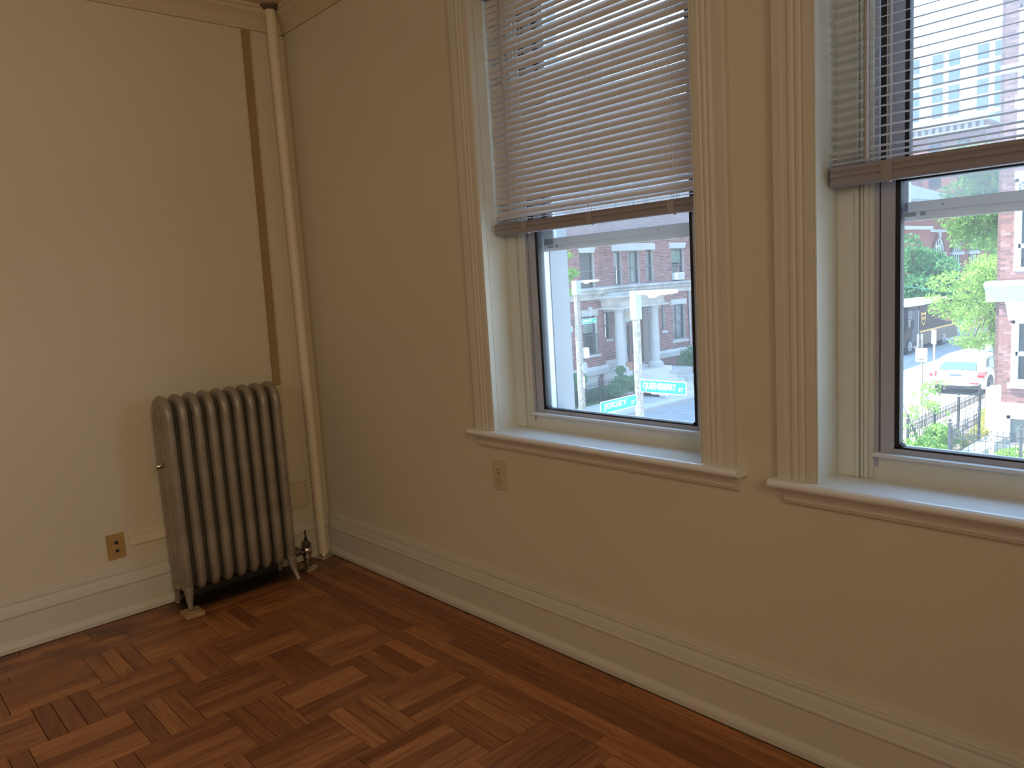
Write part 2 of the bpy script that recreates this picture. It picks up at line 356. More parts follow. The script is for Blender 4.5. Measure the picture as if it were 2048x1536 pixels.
# ------------------------------------------------------------------ windows
FL = [(0, 0), (0, .022), (.004, .028), (.026, .028), (.032, .0245), (.038, .0275), (.045, .0275), (.051, .024), (.057, .027), (.064, .027), (.071, .0235),
      (.080, .0235), (.086, .0245), (.107, .0245), (.1125, .018), (.114, 0)]
def window(n, xl, xr, zs, sx0, sx1, pil=False):
    g = sempty('window_%d' % n, (xl, 0, 0)); zt = HEAD; XR = xr+.036
    # fluted casing
    MB().ext(FL, (xl, 0, zs), (-1, 0, 0), (0, -1, 0), (0, 0, 1), zt-zs+.0).build('casing', M_trim, g)
    MB().ext([(u*(.86 if n == 1 else 1), v) for u, v in FL], (xr, 0, zs), (1, 0, 0), (0, -1, 0), (0, 0, 1), zt-zs+.0).build('casing', M_trim, g)
    MB().ext(FL, (xl-.114, 0, zt), (0, 0, 1), (0, -1, 0), (1, 0, 0), xr-xl+.212).build('head_casing', M_trim, g)
    # stool with rounded nosing, carried back to the sash
    NP = [(-.100, -.024), (.038, -.024), (.046, -.022), (.0515, -.0165), (.053, -.011), (.0515, -.0055), (.046, -.001), (.038, 0), (-.100, 0)]
    st = MB(); st.ext([(max(-.0, u), v) for u, v in NP], (sx0, 0, zs), (0, -1, 0), (0, 0, 1), (1, 0, 0), sx1-sx0)
    st.box(xl, xr, -.001, .104, zs-.024, zs-.0004)
    st.build('stool', M_stool, g, bevel=.0)
    AP = [(0, -.025), (.046, -.025), (.046, -.031), (.040, -.034), (.033, -.044), (.030, -.050), (.0285, -.055), (.0285, -.064), (.019, -.0665), (.019, -.073), (.010, -.080), (0, -.082)]
    MB().ext([(u*.80, v*.88) for u, v in AP], (sx0+.032, 0, zs), (0, -1, 0), (0, 0, 1), (1, 0, 0), sx1-sx0-.052).build('apron', M_trim, g)
    # jambs, stops, mouldings (mirrored)
    for s, X, XX in ((1, xl, xl), (-1, xr, XR)):
        def bx(a, b, y0, y1, z0, z1, nm, mt, par=g, bv=0):
            x0, x1 = sorted((X+s*a, X+s*b)); return MB().box(x0, x1, y0, y1, z0, z1).build(nm, mt, par, bevel=bv)
        bx(-.019, .0, .0005, .249, zs-.02, zt+.01, 'jamb', M_jamb)
        bx(-.001, .0035, -.0265, -.0045, zs, zt, 'casing_return', M_jamb, bv=.001)
        X = XX
        bx(0, .046, .091, .249, zs, zt, 'stop', M_jamb, bv=.0012)
        m = MB(); 
        for a, b, y0 in ((.046, .0555, .086), (.0575, .066, .0905), (.0675, .077, .088), (.077, .088, .094)):
            x0, x1 = sorted((X+s*a, X+s*b)); m.box(x0, x1, y0, .16, zs, zt)
        m.build('stop_moulding', M_jamb, g, bevel=.0015)
        bx(.088, .098, .102, .16, zs+.03, zt, 'sash_track', M_alu)
        bx(.098, .101, .112, .16, zs+.03, zt, 'track_gap', M_dark)
    MB().box(xl, xr, .0005, .249, zt-.012, zt+.018).build('head_jamb', M_jamb, g)
    # board under the sash and the aluminium sill
    MB().box(xl+.046, XR-.046, .104, .25, zs-.024, .822).build('sill_board', M_jamb, g, bevel=.002)
    q = MB().box(xl+.089, XR-.089, .090, .150, .822, .8305); q.ext([(0, 0), (.006, .002), (.008, .006), (.006, .010), (0, .012)], (xl+.089, .0915, .8195), (0, -1, 0), (0, 0, 1), (1, 0, 0), XR-xl-.178)
    q.build('sill_track', M_alu2, g, smooth=True)
    def sash(nm, y0, y1, z0, z1, a0, a1, gk, rb, rtp):
        e = MB(); xa, xb = xl+a0, XR-a0
        e.box(xa, xl+a1, y0, y1, z0, z1); e.box(XR-a1, xb, y0, y1, z0, z1); e.box(xl+a1, XR-a1, y0, y1, z0, z0+rb); e.box(xl+a1, XR-a1, y0, y1, z1-rtp, z1)
        so_ = e.build(nm, M_alu, g, bevel=.001)
        k = MB(); ya, yb = y0+.003, y1-.003
        k.box(xl+a1, xl+a1+gk, ya, yb, z0+rb, z1-rtp); k.box(XR-a1-gk, XR-a1, ya, yb, z0+rb, z1-rtp)
        k.box(xl+a1, XR-a1, ya, yb, z0+rb, z0+rb+.0045); k.box(xl+a1, XR-a1, ya, yb, z1-rtp-.0045, z1-rtp)
        for sx, X in ((1, xl+a1+gk), (-1, XR-a1-gk)):     # rounded lower corners
            for t in (.004, .008): k.box(min(X, X+sx*(.012-t)), max(X, X+sx*(.012-t)), ya, yb, z0+rb+.0045, z0+rb+.0045+t)
        k.build('gasket', M_rubber, so_)
        ym = (y0+y1)/2
        MB().box(xl+a1+gk-.002, XR-a1-gk+.002, ym-.0015, ym+.0015, z0+rb+.002, z1-rtp-.002).build('pane', M_glass, so_)
        return so_
    sash('lower_sash', .105, .135, .8305, 1.512, .101, .134, .0115, .0125, .018)
    sash('upper_sash', .137, .165, 1.49, zt-.01, .098, .142, .022 if pil else .010, .022, .03)
    # outer storm frame: stiles, divided rail with weep slots, screen above
    f = MB(); f.box(xl+.06, xl+.112, .172, .198, zs+.03, zt); f.box(XR-.112, XR-.06, .172, .198, zs+.03, zt); ui = .160 if n == 1 else .138
    zz = 1.413 if n == 1 else 1.398
    f.box(xl+.112, xl+ui, .176, .194, zz+.02, zt); f.box(XR-ui, XR-.112, .176, .194, zz+.02, zt)
    f.box(xl+.112, XR-.112, .176, .194, zz+.021, zz+.045); f.box(xl+.112, XR-.112, .170, .192, zz, zz+.0105); f.box(xl+.112, XR-.112, .181, .192, zz, zz+.022)
    for a, b in ((.152, .158),): pass
    so_ = f.build('storm_frame', M_alu2, g, bevel=.001)
    d = MB(); d.box(xl+.124, xl+.154, .1795, .1815, zz+.011, zz+.0205); d.box(xl+.164, xl+.176, .1795, .1815, zz+.011, zz+.0205)
    d.build('weep_slot', M_iron, so_)
    s2 = MB()
    for t in (.215, .62): s2.lathe((xl+t, .1765, zz+.033), [(.0022, 0), (.0022, .002)], (0, -1, 0), 8)
    s2.build('screw', M_iron, so_)
    MB().box(xl+ui-.003, XR-ui+.003, .1845, .1855, zz+.043, zt-.02).build('screen', M_screen, so_)
    if pil:   # white outer trim and corner pilaster of the bay, seen through the glass
        p = MB(); p.box(xl+.06, xl+.112, .20, .30, zs, zt+.2); p.box(xl-.1, xl+.090, .25, .30, zs-.2, zt+.3); p.box(xl-.1, xl+.074, .30, .312, zs-.2, zt+.3); p.box(xl-.1, xl+.060, .312, .33, zs-.2, zt+.3)
        p.build('outer_trim', M_outer, g, bevel=.003)
        MB().tube([(xl+.084, .299, 1.09), (xl+.098, .297, 1.091)], .0012, 6).build('outer_nail', M_iron, g)
    return g
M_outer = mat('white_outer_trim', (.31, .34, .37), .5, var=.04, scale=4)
for i, (a, b, zs, s0, s1, _) in enumerate(WIN): window(i+1, a, b, zs, s0, s1, i == 0)

# ------------------------------------------------------------------ blinds
def slat_mesh(length, notch):
    """a curved 25 mm slat with clipped corners, hanging at tilt 0, room edge at -y"""
    W2 = .0125; n = 5; vs = []
    ends = ((-length/2, .004), (-length/2+.004, 0), (length/2-.004, 0), (length/2, .004))
    for X, cl in ends:
        for j in range(n):
            t = -1+2*j/(n-1); vs.append((X, t*(W2-cl*.8), .0022*(1-t*t)))
    fs = [(i*n+j, (i+1)*n+j, (i+1)*n+j+1, i*n+j+1) for i in range(3) for j in range(n-1)]
    me = bpy.data.meshes.new('slat'); me.from_pydata(vs, [], fs); me.update(); me.materials.append(M_blind)
    me.polygons.foreach_set('use_smooth', [True]*len(me.polygons))
    o = bpy.data.objects.new('slat', me); return o
def blind(xl, xr, zb, zrail, tilt, label, ladders, wand, wand_end, tilts={}, clear=.009):
    x0, x1 = xl+clear, xr-clear; yc = .050; xm = (x0+x1)/2
    T = thing('window_blind', (xm, yc, zb), label, 'blind', None)
    MB().box(x0-.002, x1+.002, .030, .072, 2.287, 2.318).build('headrail', M_rail, T, bevel=.002)
    RP = [(-.016, 0), (.012, 0), (.016, .005), (.016, .016), (.0125, .0175), (.0125, .0205), (.016, .022), (.016, .030), (.013, .0315), (.013, .0345), (.0155, .036), (.0155, zrail-zb), (-.016, zrail-zb)]
    MB().ext(RP, (x0, yc, zb), (0, -1, 0), (0, 0, 1), (1, 0, 0), x1-x0).build('bottom_rail', M_rail, T, bevel=.0008)
    base = slat_mesh(x1-x0-.004, 0); COL.objects.link(base); first = True
    z = zrail+.008; k = 0
    while z < 2.285:
        tl = tilts.get(k, tilt+R.uniform(-1.6, 1.6)); o = base if first else base.copy()
        if not first: COL.objects.link(o)
        first = False; o.name = 'slat' if k == 0 else o.name
        o.parent = T; o.location = (R.uniform(-.0012, .0012), 0, z-zb+R.uniform(-.0004, .0004))
        o.rotation_euler = (math.radians(tl), math.radians(R.uniform(-.12, .12)), 0)
        z += .0217 if k > 1 else .014
        k += 1
    for lx in ladders:
        c = MB(); c.tube([(lx, yc-.0135, zrail), (lx, yc-.0135, 2.29)], .0006, 5); c.tube([(lx, yc+.0135, zrail), (lx, yc+.0135, 2.29)], .0006, 5)
        c.tube([(lx+.006, yc-.010, zrail), (lx+.006, yc-.010, 2.29)], .0008, 5)
        c.build('ladder_cord', M_cord, T)
        MB().box(lx-.013, lx+.013, yc-.0185, yc-.0155, zb-.001, zrail-.002).build('cord_clip', M_clip, T, bevel=.001)
        MB().lathe((lx+.003, yc, zb), [(.004, 0), (.003, -.004)], (0, 0, 1), 8).build('cord_button', M_cord, T)
    MB().tube([(wand, .016, wand_end), (wand-.001, .018, 2.27), (wand-.001, .030, 2.30)], .0042, 6).build('tilt_wand', M_wand, T)
    return T
M_clip = mat('clear_plastic_clip', (.37, .34, .36), .15)
# closed blind of window 1 with a few slats that hang open, and the open blind of window 2
tl1 = {k: (70 if k < 19 else 72.5 if k < 27 else 76)+1.0*math.sin(k*1.3)+.7*math.sin(k*2.9) for k in range(0, 60)}
for k in (23, 26, 29): tl1[k] = 52
tl1[31] = 60; tl1[3] = 50; tl1[0] = 12; tl1[1] = 40; tl1[2] = 60
blind(WIN[0][0], WIN[0][1], 1.478, 1.518, 68, 'white horizontal slat blind hanging closed in the window nearest the corner', (1.533, 1.83, 2.142), 1.486, 1.553, tl1)
blind(WIN[1][0], WIN[1][1], 1.490, 1.536, 18, 'white horizontal slat blind with open slats in the window at the right edge', (2.738, 3.04, 3.34), 2.700, 1.542)

# ------------------------------------------------------------------ radiator
M_lime0 = mat('pale_primer', (.42, .36, .29), .6)
rad = thing('radiator', (.14, -.555, 0), 'old silver-painted cast iron column radiator standing in the room corner', 'radiator')
def section_mesh():
    """one column section: three tubes joined by a domed head and a rounded foot"""
    xa, xb, z0, z1 = .045, .236, .078, .932; xm = (xa+xb)/2; hw = (xb-xa)/2
    rows = []
    zs = [0, .012, .03, .06, .10, .2, .35, .45, .47, .5, .53, .55, .65, .8, .88, .92, .95, .97, .985, .995, 1]
    NX = 25; vs = []; fs = []
    for side in (1, -1):
        for t in zs:
            z = z0+(z1-z0)*t
            dt = z1-z; db = z-z0
            # half width of the outline at this height
            rtop = .085; rbot = .055
            sh = 1.0
            if dt < rtop: sh = math.sqrt(max(0, 1-((rtop-dt)/rtop)**2))
            if db < rbot: sh = min(sh, .30+.70*math.sqrt(max(0, 1-((rbot-db)/rbot)**2)))
            sh = max(sh, .02); cxx = xm+(.006 if dt < rtop else 0)*(1-sh)
            join = min(1, max(0, 1-(dt-.03)/.06)) if dt < .09 else (min(1, max(0, 1-(db-.03)/.05)) if db < .08 else 0)
            
            for i in range(NX):
                s = -1+2*i/(NX-1); x = cxx+s*hw*sh
                lobes = 0
                for c in (-.667, 0, .667):
                    q = (s-c)/.318
                    if abs(q) < 1: lobes = max(lobes, math.sqrt(1-q*q))
                dome = math.sqrt(max(0, 1-s*s))
                endw = 1
                if dt < .05: endw = math.sqrt(max(0, 1-((.05-dt)/.05)**2))
                if db < .05: endw = min(endw, math.sqrt(max(0, 1-((.05-db)/.05)**2)))
                h = .0212*((1-join)*(.10+.90*lobes)*(1 if abs(s) < 1 else 0)+join*(dome**.5))*endw
                vs.append((x, side*h, z))
    n = NX; m = len(zs)
    for sd_ in range(2):
        o = sd_*n*m
        for j in range(m-1):
            for i in range(n-1):
                f = (o+j*n+i, o+j*n+i+1, o+(j+1)*n+i+1, o+(j+1)*n+i); fs.append(f if sd_ == 0 else f[::-1])
    b = MB(); b.add(vs, fs); return b
sm = section_mesh(); first = None
YS = [-.792+i*.0590 for i in range(9)]
for i, y in enumerate(YS):
    if first is None:
        me = bpy.data.meshes.new('section'); me.from_pydata([(v[0], v[1], v[2]) for v in sm.v], [], sm.f); me.update(); me.materials.append(M_rad)
        bm_ = bmesh.new(); bm_.from_mesh(me); bmesh.ops.remove_doubles(bm_, verts=bm_.verts, dist=.0004); bmesh.ops.recalc_face_normals(bm_, faces=bm_.faces); bm_.to_mesh(me); bm_.free()
        me.polygons.foreach_set('use_smooth', [True]*len(me.polygons)); first = me
    o = bpy.data.objects.new('section', first); COL.objects.link(o); o.parent = rad; o.location = (-.14, y+.555, 0)
for zc in (.865, .135):
    b = MB(); b.tube([(.125, YS[0]+.005, zc), (.125, YS[-1]-.005, zc)], .026, 12); b.build('connecting_hub', M_rad, rad, smooth=True)
for y, fl in ((YS[0], -1), (YS[-1], 1)):
    MB().tube([(.200, y, .16), (.208, y, .105), (.212, y+fl*.002, .07), (.222, y+fl*.006, .035), (.236, y+fl*.009, .012+.019*(fl < 0)), (.240, y+fl*.010, .001+.021*(fl < 0))], [.0215, .0215, .0175, .0115, .0095, .0125], 12).build('leg', M_rad, rad, smooth=True)
    MB().tube([(.078, y, .16), (.072, y, .10), (.066, y+fl*.003, .05), (.060, y+fl*.005, .004)], [.020, .017, .012, .011], 12).build('leg', M_rad, rad, smooth=True)
b = MB(); b.lathe((.130, YS[0]-.016, .100), [(.021, 0), (.021, .008), (.015, .010), (.015, .018), (.013, .019)], (0, -1, 0), 6); b.build('plug', M_rad, rad, bevel=.001)
b = MB(); b.lathe((.142, YS[0]-.014, .640), [(.006, 0), (.006, .010), (.0125, .012), (.0125, .034), (.010, .037)], (.0, -1, -.12), 16)
b.build('air_vent', M_chrome, rad, smooth=True, label='small bright metal air vent')
MB().box(.2345, .2385, -.452, -.442, .822, .840).build('paint_chip', M_lime0, rad, label='small pale chip on the front of one section')
MB().box(.203, .286, -.838, -.762, .0008, .0195).build('wood_block', M_wood_block, None, bevel=.002)
tag(bpy.data.objects['wood_block'], 'small bare wood block under the front left foot of the radiator', 'wood block')

# valve between radiator and pipe
vv = thing('radiator_valve', (.150, -.212, 0), 'grimy metal steam valve between the radiator and the corner pipe', 'valve')
vx, vy = .150, -.212
MB().lathe((vx, vy, .0008), [(.047, 0), (.047, .002), (.040, .008), (.022, .011), (.019, .014)], seg=28).build('floor_flange', M_chrome, vv, smooth=True)
MB().tube([(vx, vy, .012), (vx, vy, .062)], .0165, 16).build('riser', M_iron, vv, smooth=True)
MB().lathe((vx, vy, .058), [(.021, 0), (.021, .014), (.019, .016), (.0195, .018), (.026, .026), (.0265, .042), (.022, .05)], seg=18).build('valve_body', M_chrome, vv, smooth=True)
MB().lathe((vx, vy, .107), [(.022, 0), (.022, .012), (.024, .013), (.024, .020), (.014, .030), (.012, .034)], seg=6).build('bonnet', M_iron, vv, bevel=.001)
MB().lathe((vx, vy, .141), [(.007, 0), (.007, .016), (.0035, .018), (.0035, .050), (.003, .052)], seg=10).build('stem', M_dark, vv, smooth=True)
MB().tube([(vx-.002, vy-.018, .088), (vx-.012, vy-.042, .094)], .015, 14).build('outlet', M_iron, vv, smooth=True)
MB().lathe((vx-.012, vy-.040, .094), [(.024, 0), (.024, .018), (.018, .020)], (-.2, -1, .1), 8).build('union_nut', M_iron, vv, bevel=.001)
MB().tube([(vx-.016, vy-.055, .095), (.125, YS[-1]+.012, .135)], .016, 14).build('nipple', M_iron, vv, smooth=True)

# riser pipe
pp = thing('heating_pipe', (.058, -.080, 0), 'cream painted vertical heating pipe in the corner beside the radiator', 'pipe')
MB().tube([(.058, -.080, .018), (.058, -.080, 1.3), (.060, -.082, 2.63)], .0238, 24).build('pipe', M_pipe, pp, smooth=True)
MB().lathe((.058, -.080, .0008), [(.046, 0), (.046, .002), (.036, .009), (.027, .012), (.025, .02)], seg=28).build('floor_flange', M_chrome, pp, smooth=True)
MB().lathe((.060, -.082, 2.6299), [(.050, 0), (.050, -.004), (.046, -.010), (.034, -.016), (.0245, -.018)], seg=28).build('ceiling_flange', M_iron, pp, smooth=True, label='dark metal flange at the ceiling')

# raceways on the left wall
def slant(name, pts, wd, dp, mt, lab, cat):
    b = MB(); (ya, za), (yb, zb_) = pts
    b.add([(0, ya, za), (0, ya+wd, za), (0, yb+wd, zb_), (0, yb, zb_), (dp, ya+.001, za), (dp, ya+wd-.001, za), (dp, yb+wd-.001, zb_), (dp, yb+.001, zb_)],
          [(0, 1, 2, 3), (4, 5, 6, 7), (0, 1, 5, 4), (1, 2, 6, 5), (2, 3, 7, 6), (3, 0, 4, 7)])
    return b
rc = thing('cable_raceway', (0, -.2, .39), 'flat brown cable raceway running up the left wall beside the pipe', 'raceway')
slant('', ((-.228, .892), (-.205, 2.556)), .037, .012, None, None, None).build('cover', M_race, rc, bevel=.001)
slant('', ((-.231, .395), (-.228, .889)), .037, .011, None, None, None).build('cover', M_race2, rc, bevel=.001, label='paler lower length')
jb = thing('junction_box', (0, -.15, .268), 'cream metal junction box on the left wall between radiator and pipe', 'junction box')
MB().box(0, .022, -.236, -.108, .268, .395).build('box', M_race2, jb, bevel=.004)
MB().box(.022, .0245, -.230, -.114, .275, .388).build('cover_plate', M_race2, jb, bevel=.001)
for y_, z_ in ((-.215, .292), (-.128, .292), (-.215, .372), (-.128, .375), (-.17, .283)): MB().lathe((.0245, y_, z_), [(.003, 0), (.002, .001)], (1, 0, 0), 8).build('screw', M_dark, jb)
b = MB().box(0, .020, -.946, -.238, .296, .334); o = b.build('cable_raceway', M_pipe, None, bevel=.003)
tag(o, 'short cream cable raceway running level from the brass outlet behind the radiator', 'raceway')
# the old brass outlet
ol = thing('wall_outlet', (0, -.997, .25), 'tarnished brass outlet plate with two round sockets low on the left wall', 'outlet')
MB().box(0, .004, -1.033, -.962, .250, .360).build('plate', M_brass, ol, bevel=.0015)
for z_ in (.287, .322):
    MB().lathe((.004, -.996, z_), [(.0085, 0), (.0085, .0012), (.007, .0016)], (1, 0, 0), 16).build('socket', M_iron, ol, smooth=True)
    MB().lathe((.0056, -.996, z_), [(.0045, 0), (.004, .0004)], (1, 0, 0), 12).build('socket_hole', M_dark, ol)
# duplex outlet under window 1
dx = thing('wall_outlet', (1.362, 0, .539), 'ivory duplex outlet plate on the wall under the window nearest the corner', 'outlet')
MB().box(1.3275, 1.3965, -.006, 0, .539, .653).build('plate', M_plate, dx, bevel=.002)
for z_ in (.577, .615):
    b = MB(); b.lathe((1.362, -.006, z_), [(.0165, 0), (.0165, .0015), (.015, .002)], (0, -1, 0), 20); b.build('receptacle', M_plate, dx, smooth=True)
    h = MB(); h.box(1.3545, 1.3565, -.0086, -.008, z_+.001, z_+.009); h.box(1.3675, 1.3695, -.0086, -.008, z_+.001, z_+.008); h.lathe((1.362, -.008, z_-.007), [(.0025, 0), (.0025, .0006)], (0, -1, 0), 8)
    h.build('slot', M_dark, dx)
MB().lathe((1.362, -.006, .596), [(.003, 0), (.002, .0012)], (0, -1, 0), 8).build('screw', M_brass, dx)
# dab of old paint on the baseboard
tag(MB().ball((.0225, -.965, .098), .006, 8, 5, 0, (.5, 1, 1)).build('paint_blob', M_trim, None, smooth=True), 'small round lump of paint on the left baseboard', 'paint blob')
# ------------------------------------------------------------------ the street outside
ZG = -3.70
M_asph = mat('asphalt', (.34, .35, .36), .9, var=.12, scale=3)
M_conc = mat('sidewalk_concrete', (.58, .56, .53), .9, var=.08, scale=1.5)
M_curb = mat('granite_curb', (.45, .44, .43), .85, var=.1, scale=5)
M_soil = mat('garden_soil', (.34, .29, .20), 1, var=.3, scale=5)
M_grass = mat('grass', (.12, .24, .06), .9, var=.4, scale=6)
M_br = [mat('red_brick_%s' % s, c, .9) for s, c in (('mid', (.245, .115, .10)), ('dark', (.17, .085, .08)), ('pale', (.31, .17, .15)), ('rose', (.27, .14, .13)))]
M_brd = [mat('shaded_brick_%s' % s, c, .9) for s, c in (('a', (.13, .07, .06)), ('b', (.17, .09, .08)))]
M_mort = mat('mortar', (.50, .45, .42), .95)
M_lime = mat('grey_limestone', (.44, .45, .44), .8, var=.08, scale=2)
M_stain = mat('weathered_limestone', (.44, .43, .39), .85, var=.28, scale=1.6)
M_frame = mat('dark_green_sash_paint', (.085, .10, .11), .5)
M_wframe = mat('white_sash_paint', (.80, .82, .82), .5)
M_shade = mat('cream_roller_shade', (.55, .56, .50), .8)
M_curt = mat('pale_curtain', (.52, .52, .50), .8, var=.35, scale=5)
M_glsd = mat('dark_window_glass', (.04, .05, .06), .12, spec=.25)
M_fence = mat('black_iron_fence', (.05, .055, .06), .5)
def simple(o): return struct(o)
simple(MB().box(-80, 40, .5, 200, ZG-.3, ZG-.06).build('street', M_asph))
simple(MB().box(-4.75, 30, .3, 8.9, ZG-.06, ZG+.04).build('sidewalk', M_conc))
simple(MB().box(-4.75, 30, 14.6, 17.25, ZG-.06, ZG+.04).build('sidewalk', M_conc))
simple(MB().box(-4.75, -3.42, 17.25, 75, ZG-.06, ZG+.04).build('sidewalk', M_conc))
simple(MB().box(-3.42, 30, 17.25, 19.5, ZG-.06, ZG+.05).build('garden_bed', M_soil))
simple(MB().box(-3.42, -2.0, 19.5, 60, ZG-.06, ZG+.05).build('garden_bed', M_soil))
simple(MB().box(-16.15, -13.85, 10, 90, ZG-.06, ZG+.05).build('sidewalk', M_conc))
simple(MB().box(-13.85, -13.7, 10, 90, ZG-.06, ZG+.055).build('curb', M_curb))
simple(MB().box(-4.9, -4.75, 14.6, 75, ZG-.06, ZG+.045).build('curb', M_curb))
simple(MB().box(-17.2, -16.15, 16.3, 23.2, ZG-.06, ZG+.08).build('garden_bed', M_grass))
simple(MB().box(-18.2, -16.15, 27.1, 34, ZG-.06, ZG+.08).build('garden_bed', M_soil))
# darker square of patched paving by the portico
simple(MB().box(-15.6, -14.4, 21.6, 23.4, ZG+.05, ZG+.056).build('paving_patch', M_curb))

def brickwork(name, parent, O, du, dn, width, z0, z1, holes=(), mats=M_br, dep=.012, single=0, L=.205, cz=.0677, jt=.011, kind='stuff', hh=.0, seed=1):
    """bricks as real blocks proud of a mortar bed; holes = (u0,u1,z0,z1)"""
    rr = random.Random(seed); b = MB(); O = Vector(O); du = Vector(du); dn = Vector(dn); n = int((z1-z0)/cz); cnt = 0; singles = []
    V = b.v; F = b.f; MM = b.m
    for r in range(n):
        za = z0+r*cz+jt/2; zb = z0+(r+1)*cz-jt/2; zm = (za+zb)/2; u = -(L+jt)/2*(r % 2)
        while u < width:
            ua, ub = max(0, u), min(width, u+L); u += L+jt
            if ub-ua < .03: continue
            parts = [(ua, ub)]
            for h in holes:
                if h[2] < zm < h[3]:
                    np_ = []
                    for a, c in parts:
                        if c <= h[0] or a >= h[1]: np_.append((a, c)); continue
                        if a < h[0]: np_.append((a, h[0]))
                        if c > h[1]: np_.append((h[1], c))
                    parts = np_
            for a, c in parts:
                if c-a < .02: continue
                d = dep+rr.uniform(-.002, .002); q = rr.random(); mi = 0 if q < .45 else (1 if q < .7 else (2 if q < .85 else 3)); mi %= len(mats)
                if cnt < single and a < .35:
                    singles.append((a, c, za, zb, mi)); cnt += 1; continue
                k = len(V)
                for uu, zz in ((a, za), (c, za), (c, zb), (a, zb)):
                    p = O+du*uu; V.append((p.x, p.y, zz)); p = p+dn*d; V.append((p.x, p.y, zz))
                F += [(k+1, k+3, k+5, k+7), (k, k+1, k+3, k+2)[::-1], (k+2, k+3, k+5, k+4)[::-1], (k+4, k+5, k+7, k+6)[::-1], (k+6, k+7, k+1, k)[::-1]]
                MM += [mi]*5
    o = b.build(name, mats, parent, fix=False, kind=kind)
    cache = {}
    for a, c, za, zb, mi in singles:
        key = (round(c-a, 3), mi)
        if key not in cache:
            q = MB(); w_ = (c-a)/2; h_ = (zb-za)/2
            P = [du*(s*w_)+dn*t+Vector((0, 0, v*h_)) for t in (0, dep) for s, v in ((-1, -1), (1, -1), (1, 1), (-1, 1))]
            q.add(P, [(0, 1, 2, 3), (7, 6, 5, 4), (0, 4, 5, 1), (1, 5, 6, 2), (2, 6, 7, 3), (3, 7, 4, 0)])
            me = bpy.data.meshes.new('brick'); me.from_pydata(q.v, [], q.f); me.update(); me.materials.append(mats[mi]); cache[key] = me
        p = O+du*((a+c)/2); so = bpy.data.objects.new('brick', cache[key]); COL.objects.link(so); so.parent = parent
        off = Vector(parent.location); so.location = (p.x-off.x, p.y-off.y, (za+zb)/2-off.z)
    return o
def facade_window(par, X, y0, y1, z0, z1, kind='shade', fr=.05, rec=.14, mid=None):
    """double hung window in a wall whose face is at X and looks to +x; recessed"""
    xf = X-rec
    m = MB(); m.box(xf-.05, xf+.02, y0, y0+fr*1.3, z0, z1); m.box(xf-.05, xf+.02, y1-fr*1.3, y1, z0, z1); m.box(xf-.05, xf+.02, y0, y1, z1-fr*1.3, z1); m.box(xf-.05, xf+.02, y0, y1, z0, z0+fr*1.5)
    mm = mid if mid else (z0+z1)/2
    m.box(xf-.04, xf+.03, y0+fr, y1-fr, mm-.03, mm+.03)
    w_ = m.build('window', M_frame, par)
    MB().box(xf-.012, xf-.006, y0+fr, y1-fr, z0+fr, mm).build('pane', M_glass_out, w_)
    MB().box(xf+.006, xf+.012, y0+fr, y1-fr, mm, z1-fr).build('pane', M_glass_out, w_)
    MB().box(xf-.30, xf-.28, y0-.1, y1+.1, z0-.1, z1+.1).build('room_behind', M_roomdark, w_)
    if kind == 'shade': MB().box(xf-.06, xf-.05, y0+fr, y1-fr, mm+.1, z1-fr).build('roller_shade', M_shade, w_)
    if kind in ('curtain', 'both'):
        q = MB(); n = 14
        for s in (0, 1):
            for i in range(n):
                a = y0+fr+(y1-y0-2*fr)*(i/n*.42+(.58 if s else 0)); q.box(xf-.10-.02*(i % 2), xf-.09, a, a+(y1-y0)*.03, z0+fr, z1-fr)
        q.build('curtain', M_curt, w_)
    return w_
M_glass_out = glass_mat('far_window_glass', (.75, .8, .8), .02)
M_roomdark = mat('dim_room_behind', (.10, .10, .11), .9)
# ---- brick apartment house on the far side of the cross street
A = thing('apartment_building', (-18.2, 24, ZG), 'red brick apartment house with a columned stone porch across the cross street', 'building')
XL, XM = -17.2, -18.2
lwin = [(21.08, 21.97, .85, 2.31), (21.08, 21.97, -1.83, -.23), (18.6, 19.5, .85, 2.31), (18.6, 19.5, -1.83, -.23), (21.08, 21.97, 4.1, 5.7), (18.6, 19.5, 4.1, 5.7), (21.08, 21.97, 7.0, 8.5)]
mwin = [(24.42, 24.97, .90, 2.39), (25.42, 26.25, .92, 2.39), (26.71, 27.28, .94, 2.43), (28.70, 29.75, .90, 2.45), (23.63, 24.04, -1.41, -.23), (27.76, 28.04, -1.38, -.18), (28.68, 29.70, -1.92, -.22),
        (31.6, 32.6, .90, 2.45), (31.6, 32.6, -1.92, -.22), (24.42, 24.97, 4.1, 5.6), (25.42, 26.25, 4.1, 5.6), (26.71, 27.28, 4.1, 5.6), (28.70, 29.75, 4.1, 5.6), (31.6, 32.6, 4.1, 5.6),
        (25.3, 26.3, 7.0, 8.4), (28.70, 29.75, 7.0, 8.4), (31.6, 32.6, 7.0, 8.4)]
def wall_with_holes(X0, X1, ya, yb, za, zb, holes, m, par, nm='wall'):
    b = MB(); ys = sorted(set([ya, yb]+[h[0] for h in holes]+[h[1] for h in holes]))
    for a, c in zip(ys[:-1], ys[1:]):
        hs = sorted([h for h in holes if h[0] < (a+c)/2 < h[1]], key=lambda h: h[2]); z = za
        for h in hs: b.box(X0, X1, a, c, z, h[2]); z = h[3]
        b.box(X0, X1, a, c, z, zb)
    return b.build(nm, m, par)
dh = [(24.98, 26.70, -2.75, -.10)]
wall_with_holes(XL-.3, XL, 16.3, 22.4, ZG, 9.35, lwin, M_mort, A)
wall_with_holes(XM-.3, XM, 22.4, 36, ZG, 9.35, mwin+dh, M_mort, A)
